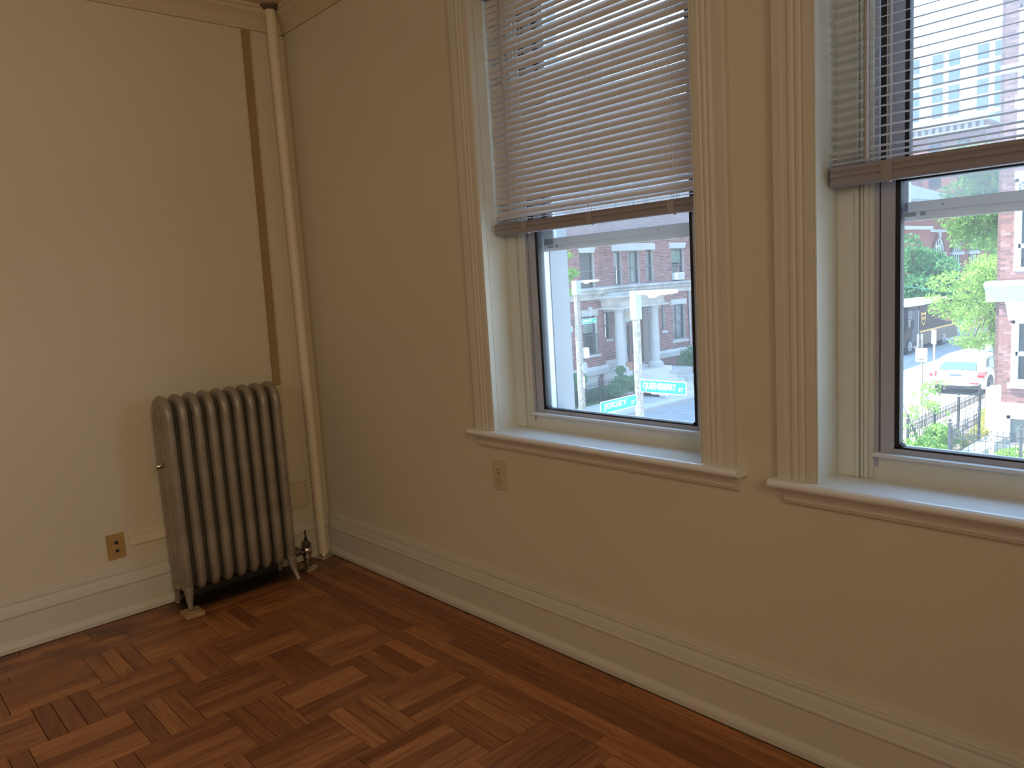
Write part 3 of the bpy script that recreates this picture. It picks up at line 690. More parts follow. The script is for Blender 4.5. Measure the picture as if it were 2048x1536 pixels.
MB().box(XM-8, XL, 16.3, 16.4, ZG, 9.35).box(XM-8, XM-.3, 35.9, 36, ZG, 9.35).box(XM-8, XM, 16.3, 36, 9.2, 9.35).box(XM-.2, XL, 22.3, 22.4, ZG, 9.35).build('side_wall', M_br[1], A)
sub = lambda hs, y: [(h[0]-y, h[1]-y, h[2], h[3]) for h in hs]
st = [(0, 30, -2.67, -2.33), (0, 30, .40, .84)]
brickwork('brickwork', A, (XL, 16.3, 0), (0, 1, 0), (1, 0, 0), 6.1, ZG, 9.2, sub(lwin, 16.3)+st+[(4.72, 5.74, 2.31, 2.52), (4.72, 5.78, -.24, 0), (4.6, 5.65, -3.35, -2.67)], seed=3)
brickwork('brickwork', A, (XM, 22.4, 0), (0, 1, 0), (1, 0, 0), 13.6, ZG, 9.2, sub(mwin+dh, 22.4)+[(0, 30, -2.67, -2.34), (0, 30, .40, .86), (1.88, 5.02, 2.40, 2.70), (6.1, 7.5, 2.47, 2.70), (6.07, 7.45, -.22, .03)], seed=4)
brickwork('brickwork', A, (XL, 22.4, 0), (-1, 0, 0), (0, 1, 0), 1.0, ZG, 9.2, [(0, 1, -2.67, -2.33), (0, 1, .40, .84)], seed=5)
kd = ['shade', 'shade', 'shade', 'both', 'shade', 'curtain', 'both']
for i, h in enumerate(lwin): facade_window(A, XL, *h, kind=('none', 'shade')[i % 2])
for i, h in enumerate(mwin): facade_window(A, XM, *h, kind=('shade', 'curtain', 'curtain', 'shade', 'none', 'none', 'curtain')[i % 7])
def stone(nm, bs, m=M_lime, bv=.0):
    b = MB()
    for q in bs: b.box(*q)
    return b.build(nm, m, A, bevel=bv)
def lintel(X, y0, y1, z0, z1, fl=.10, key=False):
    b = MB(); b.ext([(y0+fl, z0), (y1-fl, z0), (y1, z1), (y0, z1)], (X, 0, 0), (0, 1, 0), (0, 0, 1), (1, 0, 0), .03)
    if key: c = (y0+y1)/2; b.ext([(c-.09, z0-.02), (c+.09, z0-.02), (c+.13, z1+.13), (c-.13, z1+.13)], (X+.03, 0, 0), (0, 1, 0), (0, 0, 1), (1, 0, 0), .03)
    b.build('lintel', M_lime, A)
lintel(XL, 20.98, 22.06, 2.32, 2.52); lintel(XL, 20.98, 22.09, -.23, 0, .12, True); lintel(XL, 18.5, 19.6, 2.32, 2.52); lintel(XL, 18.5, 19.6, -.23, 0, .12, True)
lintel(XM, 24.28, 27.43, 2.42, 2.70, .0); lintel(XM, 28.5, 29.92, 2.47, 2.70, .14); lintel(XM, 28.47, 29.87, -.21, .03, .14); lintel(XM, 23.5, 24.25, -.22, -.0, .04); lintel(XM, 31.4, 32.8, 2.47, 2.70, .14); lintel(XM, 31.4, 32.8, -.21, .03, .14)
for X, y0, y1, z in ((XL, 21.0, 22.06, -1.92), (XL, 18.5, 19.6, -1.92), (XM, 23.58, 24.1, -1.50), (XM, 27.7, 28.14, -1.50), (XM, 28.5, 29.85, -2.05), (XM, 31.4, 32.8, -2.05)):
    b = MB().box(X-.1, X+.08, y0, y1, z, z+.10); b.build('sill', M_lime, A)
BC = [(0, .40), (.06, .40), (.07, .46), (.05, .50), (.07, .56), (.16, .66), (.17, .74), (.26, .80), (.26, .86), (0, .90)]
MB().ext(BC, (XL, 16.3, 0), (1, 0, 0), (0, 0, 1), (0, 1, 0), 6.3).ext(BC, (XM, 22.4, 0), (1, 0, 0), (0, 0, 1), (0, 1, 0), 13.6).build('belt_course', M_stain, A)
WT = [(0, -2.68), (.10, -2.68), (.11, -2.45), (.04, -2.34), (0, -2.33)]
MB().ext(WT, (XL, 16.3, 0), (1, 0, 0), (0, 0, 1), (0, 1, 0), 6.2).ext(WT, (XM, 22.4, 0), (1, 0, 0), (0, 0, 1), (0, 1, 0), 2.6).ext(WT, (XM, 26.7, 0), (1, 0, 0), (0, 0, 1), (0, 1, 0), 9.3).build('water_table', M_lime, A)
stone('basement_window', [(XL-.02, XL+.02, 20.95, 21.9, -3.35, -2.70)], M_shade); stone('cornice', [(XM-.3, XL+.4, 16.1, 22.5, 9.2, 9.5), (XM-.3, XM+.4, 22.5, 36, 9.2, 9.5)])
# porch
XP = -16.55
PY = ((22.60, .20), (24.98, .20))
PB = MB().box(XM, XP+.22, 22.25, 25.45, .02, .34); PB.box(XM, XP+.30, 22.15, 25.55, .34, .44); PB.box(XM, XP+.42, 22.0, 25.72, .44, .52); PB.box(XM, XP+.2, 22.3, 25.4, .52, .62); PB.box(XM, XP+.36, 22.1, 25.6, -.02, .05)
PB.build('entablature', M_stain, A)
for y, r in PY:
    MB().lathe((XP, y, -2.70), [(.36, 0), (.36, .10), (.33, .12), (.34, .17), (.30, .22), (.27, .25), (r, .29), (r*.98, 1.2), (r*.86, 2.38), (r*.92, 2.40), (r*.92, 2.44), (r*.86, 2.46), (r*.9, 2.54), (r*1.15, 2.60), (r*1.2, 2.66), (r*1.2, 2.72)], seg=20).build('column', M_lime, A, smooth=True)

for y0, y1 in ((24.62, 24.94), (26.74, 27.0)): MB().box(XM, XM+.12, y0, y1, -2.7, .0).build('pilaster', M_lime, A)
M_door = mat('brown_oak_door', (.14, .075, .045), .5, var=.3, scale=3)
d = MB().box(XM-.45, XM-.38, 24.95, 26.75, -2.75, -.10); d.box(XM-.4, XM-.3, 24.95, 25.1, -2.75, -.1); d.box(XM-.4, XM-.3, 26.45, 26.75, -2.75, -.1); d.box(XM-.4, XM-.32, 25.7, 25.82, -2.75, -.85); d.box(XM-.4, XM-.3, 25, 26.6, -.95, -.83)
dr = d.build('entrance_door', M_door, A)
MB().box(XM-.375, XM-.37, 25.15, 25.68, -2.3, -1.0).box(XM-.375, XM-.37, 25.84, 26.4, -2.3, -1.0).build('pane', M_glsd, dr)
MB().box(XM-.375, XM-.37, 25.15, 26.4, -.80, -.18).build('transom', M_shade, dr)
M_gold = mat('gold_numerals', (.75, .48, .10), .4)
text_mesh('111', (XM-.365, 25.32, -.62), (0, 1, 0), (0, 0, 1), .42, .30, M_gold, 'house_number', dr, bold=.02)
stp = MB()
stp.box(XM, XP+.40, 22.2, 25.6, ZG, -2.70)
for i in range(6): stp.box(XP+.40, XP+.40+.30*(i+1), 23.0, 25.0+.12*i, ZG, -2.70-.155*(i+1)+.0)
stp.build('steps', M_conc, A)
ck = MB(); pr = [(XP+.4, 25.6), (XP+.4, 25.3), (XP+1.2, 25.55), (XP+1.9, 26.5), (XP+1.9, 26.9), (XP+1.2, 26.9)]
ck.ext([(a, b_) for a, b_ in pr], (0, 0, ZG), (1, 0, 0), (0, 1, 0), (0, 0, 1), .55); ck.ext([(XM, 25.6), (XP+.4, 25.3), (XP+.6, 26.9), (XM, 26.9)], (0, 0, ZG), (1, 0, 0), (0, 1, 0), (0, 0, 1), .80)
ck.build('cheek_wall', M_lime, A, bevel=.03)
ac = thing('air_conditioner', (XM-.1, 29.2, .95), 'white window air conditioner in the right upper window of the far apartment house', 'air conditioner')
MB().box(XM-.35, XM+.10, 28.86, 29.62, .96, 1.30).build('case', M_wframe, ac, bevel=.02)
MB().box(XM+.10, XM+.11, 29.02, 29.55, 1.0, 1.26).build('grille', M_curb, ac)
for i, (y, s_) in enumerate(((23.20, .42), (23.75, .36))):
    o = MB().box(XP-.6, XP-.2, y, y+s_, -2.699, -2.699+s_*.85).build('parcel', mat('cardboard', (.38, .20, .11), .8), None, bevel=.01)
    tag(o, ('larger' if i == 0 else 'smaller')+' brown cardboard parcel at the foot of the porch door across the street', 'parcel', 'parcels on the porch')
# downpipe, window guards
MB().tube([(XM+.06, 30.0, .4), (XM+.06, 30.0, ZG)], .045, 8).build('downpipe', M_curb, A)
gd = MB()
for i in range(9): gd.tube([(XL+.10, 21.12+i*.1, -1.80), (XL+.10, 21.12+i*.1, -1.0)], .008, 5)
gd.box(XL+.09, XL+.11, 21.08, 21.98, -1.02, -.99); gd.box(XL+.09, XL+.11, 21.08, 21.98, -1.80, -1.77); gd.build('window_guard', M_fence, A)

# ---- iron fences
def fence(label, a, b, h=1.0, sp=.115, posts=1.9, z0=ZG+.04, rings=True, group='black iron fences'):
    a = Vector((*a, z0)); b = Vector((*b, z0)); L = (b-a).length; d = (b-a)/L
    T = thing('iron_fence', a, label, 'fence')
    r = MB(); 
    for hz in (h*.92, h*.78, h*.12): r.bar(a+Vector((0, 0, hz)), b+Vector((0, 0, hz)), .014, .020)
    r.build('rail', M_fence, T)
    n = int(L/sp); base = None
    pk = MB().bar((0, 0, .02), (0, 0, h*1.0), .010, .010, upv=(1, 0, 0)); pk.add([(-.012, -.012, h), (.012, -.012, h), (.012, .012, h), (-.012, .012, h), (0, 0, h+.06)], [(0, 1, 4), (1, 2, 4), (2, 3, 4), (3, 0, 4)])
    for i in range(n):
        p = d*(i*sp+sp/2)
        if base is None: base = pk.build('picket', M_fence, None); base.parent = T; base.location = p
        else:
            o = base.copy(); COL.objects.link(o); o.location = p
    if rings:
        q = MB()
        for i in range(n):
            c = a+d*(i*sp+sp); pts = [c+d*(.045*math.cos(t))+Vector((0, 0, h*.85+.045*math.sin(t))) for t in [k*2*PI/8 for k in range(9)]]
            q.tube(pts, .006, 4)
        q.build('ring_scroll', M_fence, T)
    m = max(1, round(L/posts)); base = None
    ps = MB().bar((0, 0, 0), (0, 0, h*1.1), .05, .05, upv=(1, 0, 0)); ps.box(-.035, .035, -.035, .035, h*1.1, h*1.13); ps.ball((0, 0, h*1.2), .035, 8, 6)
    for i in range(m+1):
        if base is None: base = ps.build('post', M_fence, None); base.parent = T; base.location = (0, 0, 0)
        else:
            o = base.copy(); COL.objects.link(o); o.location = d*(L*i/m)
    return T
fence('black iron fence along the sidewalk in front of the neighbouring garden', (-3.42, 17.3), (-3.42, 30), 1.0, posts=1.8)
fence('black iron fence running back beside the garden path to the white foundation', (-2.50, 17.33), (-2.50, 19.45), .98, posts=1.45)
fence('black iron fence facing the window below the neighbouring basement window', (-2.50, 17.28), (3.2, 17.28), .98, posts=1.4)
fence('thin black iron fence before the hedges of the far apartment house', (-16.15, 16.4), (-16.15, 22.9), .85, sp=.13, posts=2.2, rings=False)
# garden path wall
simple(MB().box(-2.3, -1.9, 17.5, 19.4, ZG+.05, ZG+.5).build('garden_wall', M_lime))
# ---- neighbouring brick building on the right
NY = 19.5
NB = thing('apartment_building', (-2.13, NY, ZG), 'sunlit red brick building with white window frames at the right edge', 'building')
NX0, NX1 = -2.13, 8
holes = [(-1.85, -.55, -1.86, -.33), (-1.85, -.55, .85, 3.0), (-1.85, -.55, 3.85, 6.9), (-1.85, -.55, 7.6, 9.6)]
M_white = mat('white_painted_stone', (.82, .82, .80), .7)
wb = MB(); 
xs = [NX0, -1.85, -.55, NX1]
wb.box(NX0, -1.85, NY, NY+.3, ZG, 11); wb.box(-.55, NX1, NY, NY+.3, ZG, 11); z = ZG
for h in holes: wb.box(-1.85, -.55, NY, NY+.3, z, h[2]); z = h[3]
wb.box(-1.85, -.55, NY, NY+.3, z, 11); wb.build('wall', M_mort, NB)
MB().box(NX0, NX0+.25, NY+.3, NY+12, ZG, 11).box(NX0, NX1, NY, NY+12, 10.9, 11).build('side_wall', M_br[1], NB)
hs = [(h[0]-NX0, h[1]-NX0, h[2], h[3]) for h in holes]+[(0, 20, .12, .62), (0, 20, ZG, -2.36), (.24, 1.7, -.33, .12), (.24, 1.7, 3.0, 3.2), (0.0, 20, 5.45, 5.62)]
brickwork('brickwork', NB, (NX0, NY, 0), (1, 0, 0), (0, -1, 0), 4.2, -2.36, 10.8, hs, single=300, seed=9)
# narrow darker return of brick set back behind the corner
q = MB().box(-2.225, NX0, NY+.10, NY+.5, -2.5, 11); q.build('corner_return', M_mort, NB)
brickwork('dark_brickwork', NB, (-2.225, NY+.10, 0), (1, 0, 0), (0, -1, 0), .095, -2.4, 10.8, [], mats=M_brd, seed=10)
def white_window(z0, z1, mid, lattice=False):
    x0, x1 = -1.85, -.55; y = NY+.05
    m = MB(); m.box(x0, x0+.07, y-.08, y+.1, z0, z1); m.box(x1-.07, x1, y-.08, y+.1, z0, z1); m.box(x0, x1, y-.08, y+.1, z1-.08, z1); m.box(x0, x1, y-.10, y+.1, z0, z0+.08)
    m.box(x0+.07, x0+.12, y, y+.1, z0, z1); m.box(x1-.12, x1-.07, y, y+.1, z0, z1); m.box(x0+.07, x1-.07, y+.0, y+.08, mid-.05, mid+.05)
    w_ = m.build('window', M_wframe, NB)
    MB().box(x0+.1, x1-.1, y+.05, y+.056, z0+.05, z1-.05).build('pane', M_glass_out, w_)
    MB().box(x0, x1, y+.4, y+.42, z0, z1).build('room_behind', M_roomdark, w_)
    if lattice:
        q = MB()
        for i in range(14): q.box(x0+.08+i*.08, x0+.11+i*.08, y-.05, y-.03, z1-.42, z1-.06)
        for i in range(5): q.box(x0+.08, x1-.08, y-.05, y-.03, z1-.42+i*.085, z1-.39+i*.085)
        q.build('lattice', M_wframe, w_)
white_window(-1.86, -.33, -1.15); white_window(.85, 3.0, 1.43, True); white_window(3.85, 6.9, 5.3); white_window(7.6, 9.6, 8.6)
MB().box(-1.9, -.5, NY-.10, NY, -1.98, -1.86).box(-1.9, -.5, NY-.10, NY, 3.72, 3.85).build('sill', M_white, NB)
MB().ext([(-1.92, -.33), (-.48, -.33), (-.35, .12), (-2.0, .12)], (0, NY-.04, 0), (1, 0, 0), (0, 0, 1), (0, 1, 0), .04).ext([(-1.90, 4.6), (-.48, 4.6), (-.48, 4.9), (-1.90, 4.9)], (0, NY-.04, 0), (1, 0, 0), (0, 0, 1), (0, 1, 0), .04).build('lintel', M_white, NB)
CN = [(0, .12), (.08, .12), (.10, .24), (.14, .30), (.16, .40), (.26, .48), (.30, .50), (.30, .58), (.05, .63), (0, .63)]
MB().ext(CN, (-2.40, NY, 0), (0, -1, 0), (0, 0, 1), (1, 0, 0), 8).box(-2.40, NX0, NY, NY+.5, .30, .62).build('cornice', M_lime, NB)
MB().ext([(0, 5.45), (.05, 5.46), (.09, 5.55), (.09, 5.62), (0, 5.64)], (NX0-.06, NY, 0), (0, -1, 0), (0, 0, 1), (1, 0, 0), 6).build('belt_course', M_white, NB)
b = MB().box(NX0-.02, -1.9, NY-.06, NY+.01, ZG, -2.36); b.box(-.5, NX1, NY-.06, NY+.01, ZG, -2.36); b.box(-1.9, -.5, NY-.06, NY+.01, -2.66, -2.36); b.box(-1.9, -.5, NY-.06, NY+.01, ZG, -3.35); b.build('foundation', M_white, NB)
b = MB().box(-1.9, -1.82, NY-.08, NY+.05, -3.35, -2.66).box(-.58, -.5, NY-.08, NY+.05, -3.35, -2.66).box(-1.9, -.5, NY-.08, NY+.05, -2.74, -2.66).build('basement_window', M_curb, NB)
MB().box(-1.84, -.56, NY-.02, NY-.01, -3.35, -2.72).build('pane', M_glass_out, b)
MB().tube([(-2.02, NY-.07, -2.5), (-1.95, NY-.15, -3.6)], .012, 6).build('cable', M_curb, NB)

# ---- church-like brick building up the street
CX = -18.2
CH = thing('church', (CX, 65, ZG), 'reddish brick hall with tall arched windows up the cross street', 'building')
M_chb = mat('far_red_brick', (.28, .12, .10), .9, var=.15, scale=3)
ch = MB().box(CX-10, CX, 57, 75.8, ZG, 5.45); ch.box(CX-.2, CX+.25, 57, 61.9, ZG, 3.35); ch.build('wall', M_chb, CH)
MB().box(CX, CX+.30, 56.8, 62.4, 3.35, 3.62).box(CX, CX+.12, 61.9, 75.8, 3.18, 3.38).box(CX, CX+.2, 57, 75.8, 5.0, 5.15).box(CX, CX+.4, 56.9, 76, 5.4, 5.6).build('stone_band', M_lime, CH)
for i in range(3):
    c = 64.35+i*4.2; 
    arc = [(c+1.33*math.cos(t), 1.66+1.33*math.sin(t)) for t in [PI*k/14 for k in range(15)]]
    arc2 = [(c+1.0*math.cos(t), 1.66+1.0*math.sin(t)) for t in [PI*k/14 for k in range(15)]]
    b = MB(); 
    for k in range(14):
        b.add([(CX+.01, *arc[k]), (CX+.01, *arc[k+1]), (CX+.01, *arc2[k+1]), (CX+.01, *arc2[k]), (CX+.10, *arc[k]), (CX+.10, *arc[k+1]), (CX+.10, *arc2[k+1]), (CX+.10, *arc2[k])], [(4, 5, 6, 7), (0, 1, 5, 4), (2, 3, 7, 6)])
    b.build('brick_arch', M_br[1], CH)
    g = MB(); g.add([(CX+.02, c, 1.66)]+[(CX+.02, *p) for p in arc2], [(0, k+1, k+2) for k in range(14)]); g.box(CX, CX+.02, c-1, c+1, -2.2, 1.3)
    w_ = g.build('arched_window', M_glsd, CH)
    f = MB(); 
    for p0, p1 in zip(arc2[:-1], arc2[1:]): f.bar((CX+.04, *p0), (CX+.04, *p1), .08, .12, upv=(1, 0, 0))
    for t in (-.5, 0, .5): f.box(CX+.02, CX+.07, c+t-.04, c+t+.04, -2.2, 1.3); f.box(CX+.02, CX+.07, c+t-.04, c+t+.04, 1.66, 1.66+math.sqrt(1-t*t))
    f.tube([(CX+.05, c+.5*math.cos(t), 1.66+.5*math.sin(t)) for t in [PI*k/10 for k in range(11)]], .04, 5)
    f.box(CX+.02, CX+.08, c-1, c+1, -2.2, -2.1); f.build('tracery', M_wframe, w_)
    MB().box(CX, CX+.20, c-1.45, c+1.45, 1.32, 1.60).build('sill_band', M_lime, CH)
    MB().ext([(c-.12, 2.6), (c+.12, 2.6), (c+.22, 3.25), (c-.22, 3.25)], (CX, 0, 0), (0, 1, 0), (0, 0, 1), (1, 0, 0), .18).build('keystone', M_lime, CH)
M_slate = mat('grey_slate_roof', (.36, .38, .42), .7, var=.06)
MB().add([(CX+.5, 54, 5.55), (CX+.5, 73, 5.55), (CX-6, 73, 5.55), (CX-6, 54, 5.55), (CX-.6, 55, 7.1), (CX-2.0, 55, 7.1)], [(0, 1, 2, 3), (0, 1, 4), (1, 2, 5, 4), (2, 3, 5), (3, 0, 4, 5)]).build('porch_roof', M_slate, CH)
b = MB().box(CX-14, CX-5, 58, 75.5, 5, 9.5); b.build('upper_wall', M_chb, CH)
# ---- brick block with a carved cornice and white light mast seen through the right blind
BK = thing('apartment_building', (-21, 78, ZG), 'pale brick block with an ornate cornice below the white tower', 'building')
MB().box(-34, -18.6, 77, 90, ZG, 13.2).build('wall', M_chb, BK)
b = MB().box(-34.4, -18.2, 76.6, 77, 12.2, 12.5).box(-34.4, -18.2, 76.4, 90, 13.0, 13.6)
for i in range(26): b.box(-34+i*.6, -33.7+i*.6, 76.7, 77, 12.5, 13.0)
b.build('cornice', M_lime, BK)
for i in range(6):
    for zz in (7.6, 10.2): MB().box(-32.8+i*2.4, -31.8+i*2.4, 76.96, 77.02, zz, zz+1.6).build('window', M_glsd, BK)
LW = thing('low_house', (-17, 82, ZG), 'low cream house with a pale roof right of the brick block', 'building')
MB().box(-17.8, -8, 84, 92, ZG, 10.6).build('wall', mat('cream_render', (.62, .58, .52), .8), LW)
MB().box(-18.0, -7.7, 83.7, 92, 10.6, 11.1).build('roof', M_lime, LW)
for i in range(3): MB().box(-17.4+i*2.6, -16.2+i*2.6, 83.95, 84.02, 7.6, 9.4).build('window', M_glsd, LW)
# ---- white residential tower far off
TW = thing('apartment_tower', (-40, 140, ZG), 'tall white modern tower with blue windows seen through the right blind', 'building')
M_tw = mat('white_tower_panels', (.80, .80, .78), .7)
M_twg = mat('blue_tower_glass', (.09, .16, .25), .15, spec=.8)
M_twf = mat('grey_tower_mullion', (.22, .26, .30), .5)
MB().box(-60, -20, 140, 160, ZG, 35.0).build('wall', M_tw, TW)
MB().box(-60.2, -19.8, 139.8, 160, 35.0, 35.5).box(-44, -38, 145, 155, 35.5, 37.2).build('roof_parapet', M_tw, TW)
cols = [(-51.6, 1.7), (-49.3, 1.7), (-47.6, 1.45), (-44.2, 1.7), (-41.7, 1.65), (-37.55, 1.65), (-35.1, 1.7), (-31.5, 1.7), (-29.1, 1.7)]
rows = [(31.8, 34.1), (29.2, 31.3), (26.5, 28.8), (24.0, 26.2), (21.6, 23.4), (18.8, 21.0), (16.0, 18.3)]
for cx, cw in cols:
    for z0, z1 in rows:
        w_ = MB().box(cx, cx+cw, 139.93, 140.02, z0, z1).build('window', M_twf, TW)
        q = MB(); q.box(cx+.07, cx+cw*.48, 139.90, 139.94, z0+.07, z1-.55); q.box(cx+cw*.54, cx+cw-.07, 139.90, 139.94, z0+.07, z1-.07); q.box(cx+.07, cx+cw*.48, 139.90, 139.94, z1-.45, z1-.07)
        q.build('pane', M_twg, w_)

# ---- street lights and street signs
M_pole = mat('weathered_concrete_pole', (.30, .28, .24), .85, var=.35, scale=14)
M_galv = mat('galvanised_box', (.34, .40, .42), .55, var=.05)
M_lamp = mat('white_lamp_head', (.85, .86, .86), .45)
def street_light(x, y, ztop, zg, r, label, adir, group=None, arm=.75):
    T = thing('street_light', (x, y, zg), label, 'street light', group)
    MB().tube([(x, y, zg), (x, y, ztop-.4)], [r*1.15, r*.9], 8).build('pole', M_pole, T)
    MB().box(x-r, x+r, y-r, y+r, ztop-.48, ztop).build('pole_cap', M_galv, T, bevel=.008)
    a = Vector(adir); o = Vector((x, y, ztop-.03))
    b = MB(); 
    pts = [(r*.8, -.02, .05), (.26*arm/.75, -.02, .07), (.33*arm/.75, -.08, .09), (.42*arm/.75, -.02, .13), (.60*arm/.75, -.03, .15), (arm, -.01, .07)]
    side = Vector((-a.y, a.x, 0)); vs = []
    for u, lo, w_ in pts:
        for s, zz in ((-1, lo), (1, lo), (1, .02+.025), (-1, .045)): vs.append(o+a*u+side*(s*w_)+Vector((0, 0, zz-.02)))
    fs = [(i*4+k, i*4+(k+1) % 4, (i+1)*4+(k+1) % 4, (i+1)*4+k) for i in range(5) for k in range(4)]+[(0, 1, 2, 3), (23, 22, 21, 20)]
    b.add(vs, fs).build('lamp_head', M_lamp, T, bevel=.004)
    q = MB()
    for dz in (1.48, 1.68, 1.95, 2.1): q.lathe((x, y, ztop-dz), [(r*1.04, 0), (r*1.04, .02)], seg=8)
    q.build('strap', M_galv, T)
    return T
street_light(-4.485, 8.323, 1.05, ZG+.04, .072, 'near street light on a concrete pole outside the window nearest the corner', (1, 0, 0), arm=.80)
FLt = street_light(-13.99, 17.30, 1.24, ZG+.05, .115, 'farther street light on a concrete pole by the apartment house', (.25, .97, 0), arm=.90)
b = MB().box(-14.02, -13.78, 17.42, 17.58, -1.40, -1.04); b.build('control_box', M_lamp, FLt, bevel=.02)
MB().lathe((-13.9, 17.42, -1.72), [(.0, -.02), (.2, -.02), (.2, .02)], (1, .3, 0), 12).build('round_bracket', M_galv, FLt)
MB().box(-13.9, -13.86, 17.28, 17.36, -2.40, -2.02).build('notice', M_lamp, FLt)
M_sgreen = mat('green_sign_sheeting', (.0, .36, .27), .45)
M_swhite = mat('white_sign_sheeting', (.85, .88, .88), .45)
def rounded(w, h, r, n=5):
    p = []
    for cx, cy, a0 in ((w-r, r, -PI/2), (w-r, h-r, 0), (r, h-r, PI/2), (r, r, PI)):
        for k in range(n+1): a = a0+PI/2*k/n; p.append((cx+r*math.cos(a), cy+r*math.sin(a)))
    return p
def street_sign(o, du, width, h, word, suf, label, tilt=0, wordw=.60, brackets=True):
    du = Vector(du).normalized(); dv = Vector((0, 0, 1)); nn = du.cross(dv)
    T = thing('street_sign', o, label, 'street sign')
    O = Vector(o)
    MB().ext(rounded(width, h, h*.14), O, du, dv, nn, .006).build('plate', M_swhite, T)
    m = h*.055
    MB().ext(rounded(width-2*m, h-2*m, h*.10), O+du*m+dv*m-nn*0+nn*.006, du, dv, nn, .001).build('green_field', M_sgreen, T)
    text_mesh(word, O+du*(width*.07)+dv*(h*.20)+nn*.0085, du, dv, width*wordw, h*.60, M_swhite, 'street_name', T, depth=0, bold=.022)
    text_mesh(suf, O+du*(width*.84)+dv*(h*.22)+nn*.0085, du, dv, width*.10, h*.32, M_swhite, 'street_suffix', T, depth=0, bold=.015)
    if brackets: MB().bar(O+du*width*.25+dv*(-.012)+nn*.004, O+du*width*.62+dv*(-.012)+nn*.004, .012, .014).build('bracket', M_galv, T)
    return T
street_sign((-4.429, 7.246, -.865), (0, 1, 0), .925, .200, 'JERSEY', 'ST', 'green JERSEY ST sign on the near street light pole', wordw=.66)
street_sign((-4.380, 8.225, -.635), (1, 0, 0), .915, .215, 'QUEENSBERRY', 'ST', 'green QUEENSBERRY ST sign on the near street light pole', wordw=.72)
street_sign((-13.85, 17.33, -.236), (0, 1, 0), .76, .168, 'JERSEY', 'ST', 'small green JERSEY ST sign on the farther street light pole', wordw=.66, brackets=False)
street_sign((-14.98, 17.18, -.475), (1, 0, 0), .82, .19, 'QUEENSBERRY', 'ST', 'green QUEENSBERRY ST sign cut off at left on the farther light pole', wordw=.72, brackets=False)
# parking signs
M_grn_post = mat('green_grey_post', (.30, .30, .25), .7); M_al_post = mat('aluminium_post', (.62, .68, .70), .4)
ps = thing('parking_sign', (-4.6, 21.6, ZG), 'two white parking plates stacked on a thin brown post by the curb', 'parking sign')
MB().bar((-4.6, 21.6, ZG+.04), (-4.6, 21.6, -.88), .05, .05).build('post', M_grn_post, ps)
MB().ext(rounded(.32, .40, .03), (-4.76, 21.56, -1.68), (1, 0, 0), (0, 0, 1), (0, 1, 0), .006).build('plate', M_swhite, ps)
MB().box(-4.70, -4.69, 21.50, 21.66, -1.26, -.88).build('plate', M_swhite, ps)
MB().box(-4.70, -4.52, 21.548, 21.554, -1.61, -1.59).build('arrow', M_fence, ps)
ps = thing('parking_sign', (-4.6, 22.6, ZG), 'narrow white parking plate on a pale metal post behind the car', 'parking sign')
MB().bar((-4.6, 22.6, ZG+.04), (-4.6, 22.6, -.85), .045, .045).build('post', M_al_post, ps)
MB().box(-4.66, -4.53, 22.53, 22.54, -1.26, -.84).build('plate', M_swhite, ps)
ps = thing('parking_sign', (.757, 8.30, ZG), 'two blank white sign backs on a perforated post at the lower right', 'parking sign')
b = MB().bar((.757, 8.30, ZG+.04), (.757, 8.30, -.24), .045, .03); b.build('post', M_al_post, ps)
b = MB()
for i in range(26): b.box(.749, .765, 8.280, 8.284, -3.2+i*.1, -3.2+i*.1+.02)
b.build('post_hole', M_iron, ps)
hd = math.radians(75); dd = Vector((math.cos(hd), math.sin(hd), 0)); nn = Vector((-dd.y, dd.x, 0))
for z0, z1 in ((-.49, -.235), (-.735, -.495)): MB().ext(rounded(.30, z1-z0, .03), Vector((.757, 8.27, z0))-dd*.15-nn*.02, dd, (0, 0, 1), nn, .005).build('plate', M_swhite, ps)

# ---- overhead wire
tag(MB().tube([(-6, 23.69+t, .466-.119*t+.0078*t*t) for t in range(-10, 20, 2)], .020, 5).build('overhead_wire', M_sgreen, None), 'thin pale green wire sagging across the cross street', 'wire')
# ---- delivery truck
M_ubr = mat('dark_brown_truck_paint', (.05, .030, .020), .6, var=.1, scale=1, spec=.2)
M_ubr2 = mat('brown_with_ground_reflection', (.16, .12, .09), .6, var=.1, scale=1, spec=.2)  # lighter brown: reflection of the ground put into the colour
M_roof = mat('translucent_white_roof', (.66, .72, .76), .6)
M_gold2 = mat('gold_yellow_marking', (.72, .42, .06), .45)
M_tyre = mat('black_tyre', (.03, .03, .035), .85); M_hub = mat('wheel_steel', (.42, .42, .42), .4, .5)
M_red = mat('dark_red_panel', (.30, .05, .05), .5); M_tl = mat('red_tail_light', (.65, .03, .05), .25)
def wheel(par, c, r, wd, sx=1):
    b = MB(); b.lathe(c, [(r*.6, 0), (r*.96, .01), (r, .05), (r, wd-.05), (r*.96, wd-.01), (r*.6, wd)], (-sx, 0, 0), 24); w_ = b.build('wheel', M_tyre, par, smooth=True)
    q = MB(); q.lathe((c[0]+sx*.006, c[1], c[2]), [(r*.62, 0), (r*.55, .03), (r*.2, .02), (r*.12, -.02)], (-sx, 0, 0), 20)
    for k in range(5):
        a = 2*PI*k/5; q.bar((c[0]+sx*.012, c[1]+r*.1*math.cos(a), c[2]+r*.1*math.sin(a)), (c[0]+sx*.012, c[1]+r*.58*math.cos(a), c[2]+r*.58*math.sin(a)), .03, .06, upv=(1, 0, 0))
    q.build('hub', M_hub, w_, smooth=False)
G = ZG-.06; TX0, TX1 = -14.0, -11.8
T = thing('delivery_truck', (-12.9, 44.5, G), 'dark brown parcel delivery truck with a gold shield emblem parked across the street', 'truck')
